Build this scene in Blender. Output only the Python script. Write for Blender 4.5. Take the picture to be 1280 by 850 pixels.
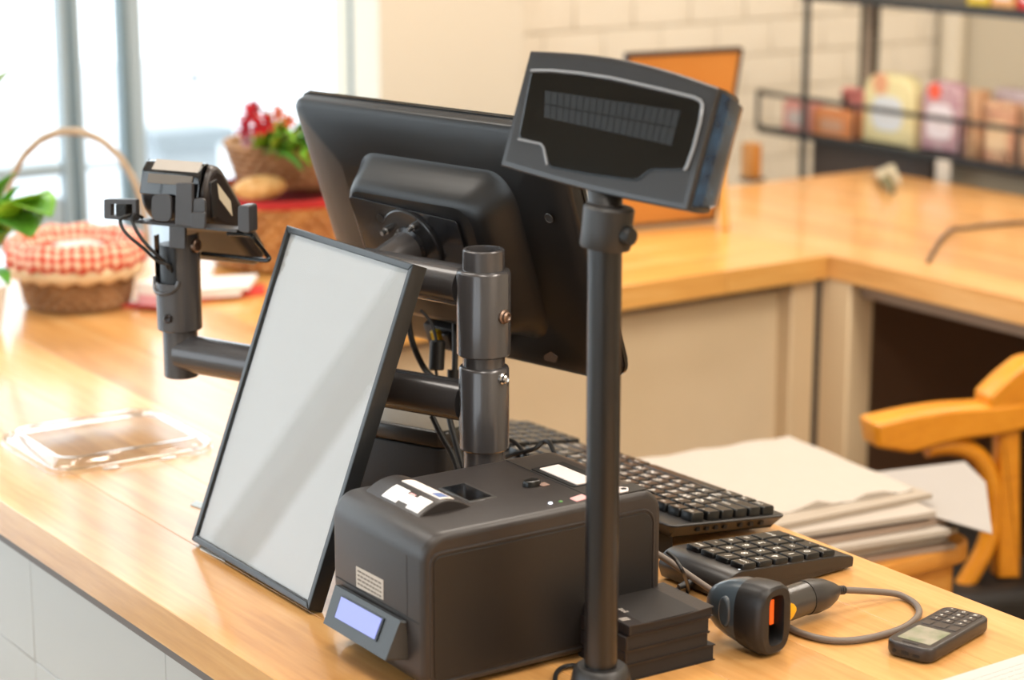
import bpy, bmesh, math, random
from mathutils import Vector as V, Matrix

for o in list(bpy.data.objects):
    bpy.data.objects.remove(o)
SC = bpy.context.scene
COL = SC.collection
FLOOR = -0.92           # the worktop is z = 0 while building; everything is lifted at the end
pi = math.pi

# ------------------------------------------------------------------ camera
FPX = 2700.0
PITCH = math.atan(640 / FPX)
YAW = math.radians(34.9)
CAM = V((0, 0, .6))
FW = V((math.sin(YAW) * math.cos(PITCH), math.cos(YAW) * math.cos(PITCH), -math.sin(PITCH)))
RT = V((math.cos(YAW), -math.sin(YAW), 0))
UP = RT.cross(FW)
cd = bpy.data.cameras.new('camera')
cam = bpy.data.objects.new('camera', cd)
COL.objects.link(cam)
cam.matrix_world = Matrix(((RT.x, UP.x, -FW.x, CAM.x), (RT.y, UP.y, -FW.y, CAM.y), (RT.z, UP.z, -FW.z, CAM.z), (0, 0, 0, 1)))
cd.sensor_width = 36
cd.lens = 36 * FPX / 1280
cd.clip_start = .05
cd.dof.use_dof = True
cd.dof.focus_distance = 1.70
cd.dof.aperture_fstop = 5.0
SC.camera = cam

# ------------------------------------------------------------------ world, lamps, exposure
w = bpy.data.worlds.new('world')
SC.world = w
w.use_nodes = True
w.node_tree.nodes['Background'].inputs[0].default_value = (.90, .96, 1.0, 1)
w.node_tree.nodes['Background'].inputs[1].default_value = 3.1

def lamp(name, loc, size, power, color, rot=(0, 0, 0)):
    l = bpy.data.lights.new(name, 'AREA')
    l.shape = 'RECTANGLE'
    l.size, l.size_y = size
    l.energy = power
    l.color = color
    o = bpy.data.objects.new(name, l)
    COL.objects.link(o)
    o.location = loc
    o.rotation_euler = rot
    return o
WARM = (1, .91, .80)
lamp('ceiling_or_fill_lamp', (.35, .45, 1.80), (.5, 1.2), 20, (1, .93, .84))
lamp('ceiling_or_fill_lamp', (.35, 2.4, 1.80), (.5, 1.2), 17, (1, .93, .84))
lamp('ceiling_or_fill_lamp', (1.75, .2, 1.80), (.5, 1.2), 34, WARM)
lamp('ceiling_or_fill_lamp', (1.75, 2.1, 1.80), (.5, 1.2), 24, WARM)
lamp('ceiling_or_fill_lamp', (1.55, -1.5, 1.80), (1.2, .5), 46, WARM)  # fill light added out of view to brighten the beige cabinet front
lamp('ceiling_or_fill_lamp', (3.0, 2.0, 1.80), (.5, 1.2), 24, WARM)

SC.view_settings.view_transform = 'Standard'
SC.view_settings.look = 'None'
SC.view_settings.gamma = 1
SC.view_settings.exposure = 0.06

# ------------------------------------------------------------------ helpers: projection
def ray(px, py):
    return FW + RT * ((px - 640) / FPX) - UP * ((py - 425) / FPX)
def onz(px, py, z=0.0):
    d = ray(px, py); return CAM + d * ((z - CAM.z) / d.z)
def onx(px, py, x):
    d = ray(px, py); return CAM + d * ((x - CAM.x) / d.x)
def ony(px, py, y):
    d = ray(px, py); return CAM + d * ((y - CAM.y) / d.y)
def onp(px, py, p0, n):
    d = ray(px, py); return CAM + d * ((p0 - CAM).dot(n) / d.dot(n))
def at(px, py, dep):
    return CAM + ray(px, py) * dep

# ------------------------------------------------------------------ materials
def lin(c):
    return c / 12.92 if c <= .04045 else ((c + .055) / 1.055) ** 2.4
def hexc(h):
    return tuple(lin(int(h[i:i + 2], 16) / 255) for i in (0, 2, 4)) + (1,)
MATS = {}
def mat(name, color, rough=.5, metal=0.0, coat=0.0, noise=None, bump=None, emit=None, spec=None, trans=0.0, alpha=1.0, objvar=0.0):
    if name in MATS: return MATS[name]
    m = bpy.data.materials.new(name); m.use_nodes = True
    nt = m.node_tree; b = nt.nodes['Principled BSDF']
    c = hexc(color) if isinstance(color, str) else color
    b.inputs['Base Color'].default_value = c
    b.inputs['Roughness'].default_value = rough
    b.inputs['Metallic'].default_value = metal
    b.inputs['Coat Weight'].default_value = coat
    b.inputs['Coat Roughness'].default_value = .08
    if spec is not None: b.inputs['Specular IOR Level'].default_value = spec
    b.inputs['Transmission Weight'].default_value = trans
    b.inputs['Alpha'].default_value = alpha
    tc = nt.nodes.new('ShaderNodeTexCoord')
    if noise:           # (scale, second colour, scale vector)
        n = nt.nodes.new('ShaderNodeTexNoise'); n.inputs['Scale'].default_value = noise[0]; n.inputs['Detail'].default_value = 4
        mp = nt.nodes.new('ShaderNodeMapping'); mp.inputs['Scale'].default_value = noise[2] if len(noise) > 2 else (1, 1, 1)
        nt.links.new(tc.outputs['Object'], mp.inputs[0]); nt.links.new(mp.outputs[0], n.inputs['Vector'])
        mx = nt.nodes.new('ShaderNodeMix'); mx.data_type = 'RGBA'
        mx.inputs[6].default_value = c; mx.inputs[7].default_value = hexc(noise[1])
        cr = nt.nodes.new('ShaderNodeMapRange'); cr.inputs[1].default_value = .35; cr.inputs[2].default_value = .65
        nt.links.new(n.outputs[0], cr.inputs[0]); nt.links.new(cr.outputs[0], mx.inputs[0])
        nt.links.new(mx.outputs[2], b.inputs['Base Color'])
    if bump:            # (scale, strength)
        n = nt.nodes.new('ShaderNodeTexNoise'); n.inputs['Scale'].default_value = bump[0]; n.inputs['Detail'].default_value = 3
        nt.links.new(tc.outputs['Object'], n.inputs['Vector'])
        bp = nt.nodes.new('ShaderNodeBump'); bp.inputs['Strength'].default_value = bump[1]; bp.inputs['Distance'].default_value = .001
        nt.links.new(n.outputs[0], bp.inputs['Height']); nt.links.new(bp.outputs[0], b.inputs['Normal'])
    if emit:            # (colour, strength)
        b.inputs['Emission Color'].default_value = hexc(emit[0]); b.inputs['Emission Strength'].default_value = emit[1]
    MATS[name] = m
    return m

def wood(name, c1, c2, c3, along, rough=.34, coat=.55, var=.13):
    m = bpy.data.materials.new(name); m.use_nodes = True
    nt = m.node_tree; b = nt.nodes['Principled BSDF']; L = nt.links.new
    tc = nt.nodes.new('ShaderNodeTexCoord'); oi = nt.nodes.new('ShaderNodeObjectInfo')
    off = nt.nodes.new('ShaderNodeVectorMath'); off.operation = 'ADD'
    sc = nt.nodes.new('ShaderNodeMath'); sc.operation = 'MULTIPLY'; sc.inputs[1].default_value = 37
    L(oi.outputs['Random'], sc.inputs[0]); L(tc.outputs['Object'], off.inputs[0]); L(sc.outputs[0], off.inputs[1])
    mp = nt.nodes.new('ShaderNodeMapping')
    mp.inputs['Scale'].default_value = (1.6, 22, 22) if along == 'x' else (22, 1.6, 22)
    L(off.outputs[0], mp.inputs[0])
    n1 = nt.nodes.new('ShaderNodeTexNoise'); n1.inputs['Scale'].default_value = 1.1; n1.inputs['Detail'].default_value = 6; n1.inputs['Distortion'].default_value = .9
    L(mp.outputs[0], n1.inputs['Vector'])
    n2 = nt.nodes.new('ShaderNodeTexNoise'); n2.inputs['Scale'].default_value = 9; n2.inputs['Detail'].default_value = 5
    L(mp.outputs[0], n2.inputs['Vector'])
    r = nt.nodes.new('ShaderNodeValToRGB')
    e = r.color_ramp.elements
    e[0].position = .3; e[0].color = hexc(c1); e[1].position = .7; e[1].color = hexc(c3)
    k = e.new(.5); k.color = hexc(c2)
    a = nt.nodes.new('ShaderNodeMath'); a.operation = 'MULTIPLY_ADD'; a.inputs[1].default_value = .35
    L(n2.outputs[0], a.inputs[0])
    s = nt.nodes.new('ShaderNodeMath'); s.operation = 'MULTIPLY_ADD'; s.inputs[1].default_value = .72; s.inputs[2].default_value = -.05
    L(n1.outputs[0], s.inputs[0]); L(s.outputs[0], a.inputs[2]); L(a.outputs[0], r.inputs[0])
    hs = nt.nodes.new('ShaderNodeHueSaturation')
    mr = nt.nodes.new('ShaderNodeMapRange'); mr.inputs[3].default_value = 1 - var; mr.inputs[4].default_value = 1 + var
    L(oi.outputs['Random'], mr.inputs[0]); L(mr.outputs[0], hs.inputs['Value']); L(r.outputs[0], hs.inputs['Color'])
    L(hs.outputs[0], b.inputs['Base Color'])
    b.inputs['Roughness'].default_value = rough; b.inputs['Coat Weight'].default_value = coat; b.inputs['Coat Roughness'].default_value = .13
    bp = nt.nodes.new('ShaderNodeBump'); bp.inputs['Strength'].default_value = .12; bp.inputs['Distance'].default_value = .0006
    L(n2.outputs[0], bp.inputs['Height']); L(bp.outputs[0], b.inputs['Normal'])
    return m

def pane_mat(name, tint=(1, 1, 1, 1), rough=.02, boost=1.0):
    m = bpy.data.materials.new(name); m.use_nodes = True
    nt = m.node_tree; nt.nodes.remove(nt.nodes['Principled BSDF']); L = nt.links.new
    t = nt.nodes.new('ShaderNodeBsdfTransparent'); t.inputs[0].default_value = tint
    g = nt.nodes.new('ShaderNodeBsdfGlossy'); g.inputs['Roughness'].default_value = rough
    f = nt.nodes.new('ShaderNodeFresnel'); f.inputs[0].default_value = 1.5
    k = nt.nodes.new('ShaderNodeMath'); k.operation = 'MULTIPLY'; k.use_clamp = True
    ge = nt.nodes.new('ShaderNodeNewGeometry'); fr_ = nt.nodes.new('ShaderNodeMath'); fr_.operation = 'MULTIPLY_ADD'
    fr_.inputs[1].default_value = -boost; fr_.inputs[2].default_value = boost      # only the outer face reflects
    L(ge.outputs['Backfacing'], fr_.inputs[0]); L(fr_.outputs[0], k.inputs[1])
    mx = nt.nodes.new('ShaderNodeMixShader')
    L(f.outputs[0], k.inputs[0]); L(k.outputs[0], mx.inputs[0]); L(t.outputs[0], mx.inputs[1]); L(g.outputs[0], mx.inputs[2])
    L(mx.outputs[0], nt.nodes['Material Output'].inputs[0])
    return m

WOODY = wood('oak_along_y', 'BC8446', 'D39C5C', 'E0B277', 'y')
WOODX = wood('oak_along_x', 'CB9048', 'DBA458', 'E8BA74', 'x')
CHAIRW = wood('chair_wood', 'C97C14', 'D98C1C', 'E39A2A', 'x', rough=.35, coat=.2, var=.02)
PEDW = wood('pedestal_wood', 'B87428', 'CC8836', 'D89A48', 'x', rough=.4, coat=.1, var=.03)
BLACK = mat('black_plastic', '262423', .42, bump=(900, .12))
BLACKM = mat('black_matte', '1E1D1D', .55, bump=(700, .15))
BLACKG = mat('black_gloss', '0C0C0D', .08, coat=.6)
SHELL = mat('monitor_shell', '131212', .36, bump=(1200, .08))
DARK = mat('dark_recess', '0A0A0A', .6)
GREY = mat('grey_paint', '4F4D4E', .27, metal=.35, coat=.3, bump=(600, .05))
GREYIN = mat('grey_paint_inner', '3F3D3E', .38, metal=.3)
CHROME = mat('steel', 'C8C8C8', .18, metal=1.0)
BRASSY = mat('dull_steel', '8A7466', .35, metal=.9)
FRAMEB = mat('frame_black', '1B1D1F', .33, coat=.15)
PAPER = mat('white_paper', 'D9D7D2', .8)
STICK = mat('white_sticker', 'E6E2E0', .6)
INK = mat('ink', '4A4644', .7)
INKL = mat('pale_ink', 'A9A49C', .7)
RED = mat('red_print', 'C8202C', .6)
PINK = mat('pink_print', 'E3A7A6', .6)
BLUE = mat('blue_print', '5A6E9C', .6)
RUB = mat('black_rubber', '171717', .5)
CORDG = mat('grey_cord', '6B5F55', .5)
WHITEP = mat('white_panel', 'BBB8B2', .45)
BEIGE = mat('beige_panel', 'E6D3B4', .55, noise=(3, 'DCC8A6'))
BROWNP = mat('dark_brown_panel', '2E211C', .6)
PLASTER = mat('plaster', 'DCD2C0', .8, bump=(60, .1))
TILEM = mat('cream_tile', 'ECE3D3', .35, noise=(6, 'E8DDCB'))
GROUT = mat('grout', 'D8CCB6', .8)
WINF = mat('window_frame', 'A5B4BC', .45)
GLASS = pane_mat('window_glass', (.97, .99, 1, 1), .01, .6)
PGLASS = pane_mat('picture_glass', (1, 1, 1, 1), 0.0, 1.0)
CLEARP = pane_mat('clear_plastic', (.90, .925, .94, 1), .06, 3.0)
IRON = mat('black_iron', '26282A', .5)
WICK = mat('wicker', '8A6440', .7, noise=(40, 'A98058'))
WICKD = mat('dark_wicker', '9A6536', .65, noise=(40, 'C08C52'))
LEAF = mat('leaf_green', '86BE2A', .4, noise=(18, '5C9A1C'))
LEAFD = mat('leaf_dark', '3B7A22', .45, noise=(18, '5E9A2E'))

# ------------------------------------------------------------------ objects
ROOT = {}
def tag(o, label, cat, group=None, kind=None):
    o['label'] = label; o['category'] = cat
    if group: o['group'] = group
    if kind: o['kind'] = kind
    return o
def thing(name, label, cat, loc=(0, 0, 0), M=None, group=None):
    o = bpy.data.objects.new(name, None); COL.objects.link(o)
    o.empty_display_size = .02
    o.matrix_world = M if M is not None else Matrix.Translation(V(loc))
    ROOT[o.name] = o.matrix_world.copy()
    return tag(o, label, cat, group)
def axes(o, x, y, z):
    return Matrix(((x[0], y[0], z[0], o[0]), (x[1], y[1], z[1], o[1]), (x[2], y[2], z[2], o[2]), (0, 0, 0, 1)))
def yawm(o, yaw):
    return Matrix.Translation(V(o)) @ Matrix.Rotation(yaw, 4, 'Z')
def link(name, me, m, parent=None, label=None, kind=None, loc=None):
    o = bpy.data.objects.new(name, me); COL.objects.link(o)
    if m is not None and not me.materials: me.materials.append(m)
    if parent is not None: o.parent = parent
    if loc is not None: o.location = loc
    if label: o['label'] = label
    if kind: o['kind'] = kind
    return o
def top_of(o):
    while o.parent is not None: o = o.parent
    return o

class B:
    """collects shapes for ONE mesh object"""
    def __init__(s): s.v = []; s.f = []; s.sm = []
    def add(s, vs, fs, smooth=False):
        n = len(s.v); s.v += [tuple(p) for p in vs]; s.f += [tuple(i + n for i in f) for f in fs]; s.sm += [smooth] * len(fs); return s
    def box(s, lo, hi, bev=0, seg=2, R=None):
        bm = bmesh.new(); bmesh.ops.create_cube(bm, size=1)
        c = (V(lo) + V(hi)) / 2; d = V(hi) - V(lo)
        for v in bm.verts: v.co = V((v.co.x * d.x, v.co.y * d.y, v.co.z * d.z))
        if bev: bmesh.ops.bevel(bm, geom=bm.edges[:], offset=min(bev, .49 * min(abs(x) for x in d)), segments=seg, affect='EDGES', profile=.5)
        for v in bm.verts: v.co = (R @ v.co if R else v.co) + c
        bm.verts.index_update()
        s.add([v.co[:] for v in bm.verts], [[v.index for v in f.verts] for f in bm.faces], bool(bev)); bm.free(); return s
    def loft(s, rings, cap0=True, cap1=True, closed=True, smooth=True):
        n = len(rings[0]); vs = [p for r in rings for p in r]; fs = []
        for i in range(len(rings) - 1):
            for j in range(n if closed else n - 1):
                k = (j + 1) % n
                fs.append((i * n + j, i * n + k, (i + 1) * n + k, (i + 1) * n + j))
        s.add(vs, fs, smooth)
        if cap0: s.add(rings[0], [tuple(range(n - 1, -1, -1))])
        if cap1: s.add(rings[-1], [tuple(range(n))])
        return s
    def tube(s, pts, r, n=10, caps=True, closed=False):
        pts = [V(p) for p in pts]; rs = r if isinstance(r, (list, tuple)) else [r] * len(pts)
        rings = []; prev = None; N = len(pts)
        for i, p in enumerate(pts):
            if closed: t = (pts[(i + 1) % N] - pts[i - 1]).normalized()
            else: t = (pts[min(i + 1, N - 1)] - pts[max(i - 1, 0)]).normalized()
            if prev is None:
                a = V((0, 0, 1)) if abs(t.z) < .9 else V((1, 0, 0)); x = t.cross(a).normalized()
            else: x = (prev - t * prev.dot(t)).normalized()
            prev = x; y = t.cross(x)
            rings.append([p + (x * math.cos(2 * pi * k / n) + y * math.sin(2 * pi * k / n)) * rs[i] for k in range(n)])
        if closed: rings.append(rings[0]); caps = False
        return s.loft(rings, caps, caps)
    def lathe(s, prof, c=(0, 0, 0), axis=(0, 0, 1), n=40, cap0=True, cap1=True, a0=0, a1=2 * pi):
        ax = V(axis).normalized(); h = V((0, 0, 1)) if abs(ax.z) < .9 else V((1, 0, 0))
        x = h.cross(ax).normalized() if abs(ax.z) < .9 else V((1, 0, 0)) - ax * ax.x
        x.normalize(); y = ax.cross(x); c = V(c); full = abs(a1 - a0 - 2 * pi) < 1e-6
        m = n if full else n + 1
        rings = [[c + ax * z + (x * math.cos(a0 + (a1 - a0) * k / n) + y * math.sin(a0 + (a1 - a0) * k / n)) * max(r, 1e-5) for k in range(m)] for r, z in prof]
        return s.loft(rings, cap0 and full, cap1 and full, closed=full)
    def slab(s, out, z0, z1, b0=0, b1=0, seg=3, fr=None, smooth=True):
        """prism of a 2-D outline between z0 and z1, edges rounded by b0 / b1; fr maps (x, y, z) to 3-D"""
        fr = fr or (lambda x, y, z: (x, y, z)); rings = []
        if b0:
            for i in range(seg):
                a = pi / 2 * i / seg; rings.append((inset(out, b0 * (1 - math.sin(a))), z0 + b0 * (1 - math.cos(a)) * (1 if z1 > z0 else -1)))
            rings.append((out, z0 + b0 * (1 if z1 > z0 else -1)))
        else: rings.append((out, z0))
        if b1:
            sg = 1 if z1 > z0 else -1
            for i in range(seg + 1):
                a = pi / 2 * i / seg; rings.append((inset(out, b1 * (1 - math.cos(a))), z1 - sg * b1 * (1 - math.sin(a))))
        else: rings.append((out, z1))
        return s.loft([[fr(x, y, z) for x, y in o] for o, z in rings], smooth=smooth)
    def mesh(s, name):
        me = bpy.data.meshes.new(name); me.from_pydata([tuple(p) for p in s.v], [], s.f)
        for p, k in zip(me.polygons, s.sm): p.use_smooth = k
        bm = bmesh.new(); bm.from_mesh(me); bmesh.ops.recalc_face_normals(bm, faces=bm.faces); bm.to_mesh(me); bm.free()
        try: me.set_sharp_from_angle(angle=math.radians(38))
        except Exception: pass
        return me
    def put(s, name, m, parent=None, label=None, kind=None, world=False):
        if world and parent is not None:
            M = ROOT[top_of(parent).name].inverted(); s.v = [tuple(M @ V(p)) for p in s.v]
        return link(name, s.mesh(name), m, parent, label, kind)

def inset(out, d):
    n = len(out); res = []
    ar = sum(out[i][0] * out[(i + 1) % n][1] - out[(i + 1) % n][0] * out[i][1] for i in range(n)); sg = 1 if ar > 0 else -1
    for i in range(n):
        p, q, r = V(out[i - 1]), V(out[i]), V(out[(i + 1) % n])
        a = (q - p); c = (r - q)
        if a.length < 1e-9 or c.length < 1e-9: res.append((q.x, q.y)); continue
        a.normalize(); c.normalize()
        na = V((-a.y, a.x)) * sg; nc = V((-c.y, c.x)) * sg
        m = na + nc
        if m.length < 1e-6: m = na
        m.normalize(); k = max(.4, m.dot(na))
        res.append((q.x + m.x * d / k, q.y + m.y * d / k))
    return res
def rrect(x0, y0, x1, y1, r, n=5):
    if not isinstance(r, (list, tuple)): r = [r] * 4
    o = []
    for (cx, cy, a, q) in ((x1 - r[0], y0 + r[0], -pi / 2, r[0]), (x1 - r[1], y1 - r[1], 0, r[1]), (x0 + r[2], y1 - r[2], pi / 2, r[2]), (x0 + r[3], y0 + r[3], pi, r[3])):
        for k in range(n + 1):
            t = a + pi / 2 * k / n; o.append((cx + q * math.cos(t), cy + q * math.sin(t)))
    return o
def ell(cx, cy, a, b, n=24):
    return [(cx + a * math.cos(2 * pi * k / n), cy + b * math.sin(2 * pi * k / n)) for k in range(n)]
def rpoly(pts, r, n=4):
    """polygon with rounded corners"""
    o = []; N = len(pts)
    for i in range(N):
        p, q, s = V(pts[i - 1]), V(pts[i]), V(pts[(i + 1) % N]); rr = r[i] if isinstance(r, (list, tuple)) else r
        if rr <= 0: o.append((q.x, q.y)); continue
        a = (p - q); c = (s - q); d = min(rr, a.length * .49, c.length * .49); A = q + a.normalized() * d; C = q + c.normalized() * d
        for k in range(n + 1):
            t = k / n; z = A * (1 - t) ** 2 + q * 2 * t * (1 - t) + C * t * t; o.append((z.x, z.y))
    return o
def spline(pts, n=8, closed=False):
    P = [V(p) for p in pts]; o = []; N = len(P)
    for i in range(N if closed else N - 1):
        if closed: a, b, c, d = P[i - 1], P[i], P[(i + 1) % N], P[(i + 2) % N]
        else: a, b, c, d = P[max(i - 1, 0)], P[i], P[i + 1], P[min(i + 2, N - 1)]
        for k in range(n):
            t = k / n
            o.append(.5 * ((2 * b) + (c - a) * t + (2 * a - 5 * b + 4 * c - d) * t * t + (3 * b - a - 3 * c + d) * t ** 3))
    if not closed: o.append(P[-1])
    return o
GL = {}
def glyph(ch, size):
    k = (ch, size)
    if k not in GL:
        cu = bpy.data.curves.new('glyph', 'FONT'); cu.body = ch; cu.size = size; cu.align_x = 'CENTER'; cu.align_y = 'CENTER'; cu.resolution_u = 2
        t = bpy.data.objects.new('glyph', cu); COL.objects.link(t)
        dg = bpy.context.evaluated_depsgraph_get(); me = bpy.data.meshes.new_from_object(t.evaluated_get(dg))
        bpy.data.objects.remove(t); GL[k] = me
    return GL[k]

# ================================================================== the setting
def struct(b, name, m, parent=None):
    o = b.put(name, m, parent)
    if parent is None: o['kind'] = 'structure'
    return o
CEIL = 1.86
struct(B().box((-2.4, -2.4, FLOOR - .05), (3.75, 3.6, FLOOR)), 'floor', mat('floor_tile', '9C8468', .5, noise=(4, '8B7558')))
struct(B().box((-2.4, -2.4, CEIL), (3.75, 3.6, CEIL + .05)), 'ceiling', mat('ceiling_paint', 'E4DFD6', .8))
XW = 3.655
wb = struct(B().box((2.07, 3.505, FLOOR), (XW + .06, 3.56, CEIL)), 'wall_back', GROUT)
TW, TH = .150, .075
bt = B().box((0, -.006, 0), (TW - .003, 0, TH - .003), .0015, 1).mesh('tile')
bt.materials.append(TILEM)
hb = B().box((0, -.006, 0), (TW / 2 - .003, 0, TH - .003), .0015, 1).mesh('tile_half')
hb.materials.append(TILEM)
for r in range(16):
    z = -.32 + r * TH
    for c in range(9):
        x = 2.37 + c * TW + (TW / 2 if r % 2 else 0)
        if x + TW <= XW: link('tile', bt, None, wb, loc=(x, 3.505, z))
        elif x + TW / 2 <= XW: link('tile', hb, None, wb, loc=(x, 3.505, z))
struct(B().box((2.075, 3.40, FLOOR), (2.40, 3.56, CEIL)), 'wall_pilaster', PLASTER)
struct(B().box((XW, -2.4, FLOOR), (XW + .06, 3.56, CEIL)), 'wall_right', mat('right_plaster', 'CEC3AE', .8, bump=(60, .1)))
struct(B().tube([(XW - .03, 3.455, FLOOR), (XW - .03, 3.455, CEIL)], .028, 16), 'trim_1', mat('pale_pipe', 'DDD2BE', .5))
struct(B().box((-2.4, -2.45, FLOOR), (3.75, -2.4, CEIL)), 'wall_front', mat('front_plaster', 'D9CDBA', .8))
# left side: shop glazing towards the street, low parapet and lintel
struct(B().box((-2.45, -2.4, FLOOR), (-2.4, 3.56, FLOOR + .5)).box((-2.45, -2.4, 1.5), (-2.4, 3.56, CEIL)).box((-2.45, -2.4, FLOOR), (-2.4, -1.6, CEIL)), 'wall_left', PLASTER)
w2 = struct(B().box((-2.45, -1.6, FLOOR + .5), (-2.39, 3.56, FLOOR + .56)).box((-2.45, -1.6, 1.44), (-2.39, 3.56, 1.5)), 'window_2', WINF)
for y in (-1.6, -.3, 1.0, 2.3, 3.5):
    B().box((-2.45, y, FLOOR + .56), (-2.39, y + .06, 1.44)).put('window_post', WINF, w2)
B().box((-2.425, -1.6, FLOOR + .56), (-2.42, 3.5, 1.44)).put('window_pane', GLASS, w2)
# back window: glazed shop front with posts, rails and panes
YB = 3.5
def wx(px): return ony(px, 100, YB).x
zt, zr0, zr1 = 1.5, ony(60, 221, YB).z, ony(60, 206, YB).z
w1 = struct(B().box((-2.4, YB, zt), (2.09, YB + .07, zt + .06)).box((-2.4, YB, FLOOR), (2.09, YB + .07, FLOOR + .12)), 'window_1', WINF)
struct(B().box((-2.4, YB, zt + .06), (2.09, YB + .07, CEIL)), 'trim_2', PLASTER)
posts = [(wx(76), wx(87), .025), (wx(87), wx(94), .03), (wx(94), wx(104), .028), (wx(152), wx(161), .03), (wx(161), wx(180), .028), (wx(437), wx(445), .03)]
for a, c, d in posts:
    B().box((a, YB - d + .025, FLOOR + .12), (c, YB + .03, zt), .004, 1).put('window_post', WINF if d != .03 else mat('window_frame_dark', '76888F', .45), w1)
for x in (-2.4, -1.75, -1.1, -.45, .2, .8):
    B().box((x, YB - .02, FLOOR + .12), (x + .06, YB + .06, zt), .004, 1).put('window_post', WINF, w1)
B().box((-2.34, YB, zr0), (wx(74), YB + .05, zr1), .004, 1).put('window_rail', WINF, w1)
B().box((wx(106), YB, zr0 + .004), (wx(150), YB + .05, zr1 - .01), .004, 1).put('window_rail', WINF, w1)
zl0, zl1 = ony(60, 262, YB).z, ony(60, 250, YB).z
B().box((wx(20), YB + .005, zl0 - .3), (wx(74), YB + .045, zl1), .004, 1).put('kick_panel', mat('window_kick', 'A9B6BE', .5), w1)
for a, c in ((-2.34, wx(74)), (wx(106), wx(150)), (wx(184), wx(436))):
    B().box((a, YB + .02, FLOOR + .12), (c, YB + .026, zt)).put('window_pane', GLASS, w1)
for px, py in ((243, 16), (244.5, 98)):
    p = ony(px, py, YB); B().lathe([(.001, -.006), (.006, -.006), (.006, .016)], p, (0, 1, 0), 12).put('glass_fitting', mat('fitting', '6E7478', .5), w1)
struct(B().box((-9, 3.6, FLOOR - .12), (9, 14, FLOOR - .06)), 'pavement', mat('pavement_stone', 'D6D8DA', .8, noise=(2, 'C6C9CC')))
struct(B().box((-9, -6, FLOOR - .12), (-2.45, 3.6, FLOOR - .06)), 'pavement_side', mat('pavement_stone', 'D6D8DA', .8))
# things in the street seen through the glass
bo = thing('street_box', 'small grey box outside beyond the clear window pane', 'box', (2.0, 6.2, FLOOR - .06))
p = ony(228, 178, 6.2)
B().box((p.x - .10, 6.14, FLOOR - .06), (p.x + .10, 6.26, p.z)).put('body', mat('street_grey', 'A8AEB2', .6), bo, world=True)
B().box((p.x - .14, 6.1, p.z), (p.x + .14, 6.3, p.z + .05)).put('lid', mat('street_grey2', '92999D', .6), bo, world=True)

# ================================================================== worktops
TK = .034
random.seed(4)
XL, XR = .698, 1.235            # main counter
YF, YBK = 2.25, 2.80            # back counter
XA, XB = 2.127, 2.745           # right counter
mw = thing('main_worktop', 'long oak worktop under the receipt printer and customer display', 'worktop', (XL, .5, -TK))
n = 6
sw = (XR - XL) / n
for i in range(n):
    y = .35
    first = True
    while y < YBK:
        l = 3
        y2 = min(YBK, y + l)
        B().box((XL + i * sw + (.00012 if i else 0), y + .00012, -TK), (XL + (i + 1) * sw - .00012, y2 - .00012, 0), .0008 if i in (0, n - 1) else .0004, 1).put('stave', WOODY, mw, world=True)
        y = y2
bw = thing('back_worktop', 'oak worktop along the back, carrying the wicker baskets and a framed board', 'worktop', (XR, YF, -TK))
n = 6
sw = (YBK - YF) / n
for i in range(n):
    x = XR
    while x < XA - .001:
        x2 = min(XA, x + random.uniform(.3, .6))
        if XA - x2 < .1: x2 = XA
        B().box((x + .0002, YF + i * sw + .0002, -TK), (x2 - .0002, YF + (i + 1) * sw - .0002, 0), .0006, 1).put('stave', WOODX, bw, world=True)
        x = x2
rw = thing('right_worktop', 'oak worktop in front of the black wire rack', 'worktop', (XA, 1.2, -TK))
n = 7
sw = (XB - XA) / n
for i in range(n):
    y = .9
    while y < YBK - .001:
        y2 = min(YBK, y + random.uniform(.5, .9))
        if YBK - y2 < .1: y2 = YBK
        B().box((XA + i * sw + .0002, y + .0002, -TK), (XA + (i + 1) * sw - .0002, y2 - .0002, 0), .0006, 1).put('stave', WOODY, rw, world=True)
        y = y2

# customer-side cabinet under the main counter: strip coloured as shade and white panels
cf = thing('counter_cabinet', 'white panelled counter front below the main oak worktop', 'cabinet', (.72, .5, FLOOR))
B().box((.745, .4, FLOOR), (1.215, 2.78, -TK - .001)).put('carcass', mat('carcass_white', 'CFCBC4', .5), cf, world=True)
B().box((.708, .4, -TK - .015), (.745, 2.78, -TK - .0005)).put('painted_shadow_strip', mat('shadow_brown', '6A5F58', .5), cf, world=True)  # brown colour stands in for the shade under the worktop edge
ys = [.5] + [onx(p[0], p[1], .722).y for p in ((207, 838), (38, 715))] + [1.98, 2.2, 2.42, 2.64, 2.78]
ys = sorted(ys)
zz = onx(38, 822, .722).z
for a, c in zip(ys[:-1], ys[1:]):
    for z0, z1 in ((zz, -TK - .016), (zz - .35, zz), (FLOOR + .08, zz - .35)):
        B().box((.722, a + .0003, z0 + .0003), (.744, c - .0003, z1 - .0003), .0008, 1).put('panel', WHITEP, cf, world=True)

# back cabinet: beige sheet front with pale corner posts
bc = thing('back_cabinet', 'beige cabinet front below the back oak worktop', 'cabinet', (1.6, YF + .05, FLOOR))
B().box((1.22, YF + .05, FLOOR), (XA - .05, YF + .07, -TK - .001)).put('panel', BEIGE, bc, world=True)
B().box((1.22, YF + .02, -TK - .012), (XA - .05, YF + .05, -TK - .001)).put('rail', mat('steel_rail', '8A7B6C', .4, metal=.5), bc, world=True)
POSTM = mat('post_beige', 'D8C09C', .45)
B().box((XA - .05, YF + .02, FLOOR), (XA - .003, YF + .06, -TK - .001), .002, 1).put('post', POSTM, bc, world=True)
B().box((1.24, YF + .08, FLOOR), (XA, YBK - .05, FLOOR + .6)).put('carcass', BROWNP, bc, world=True)
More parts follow.
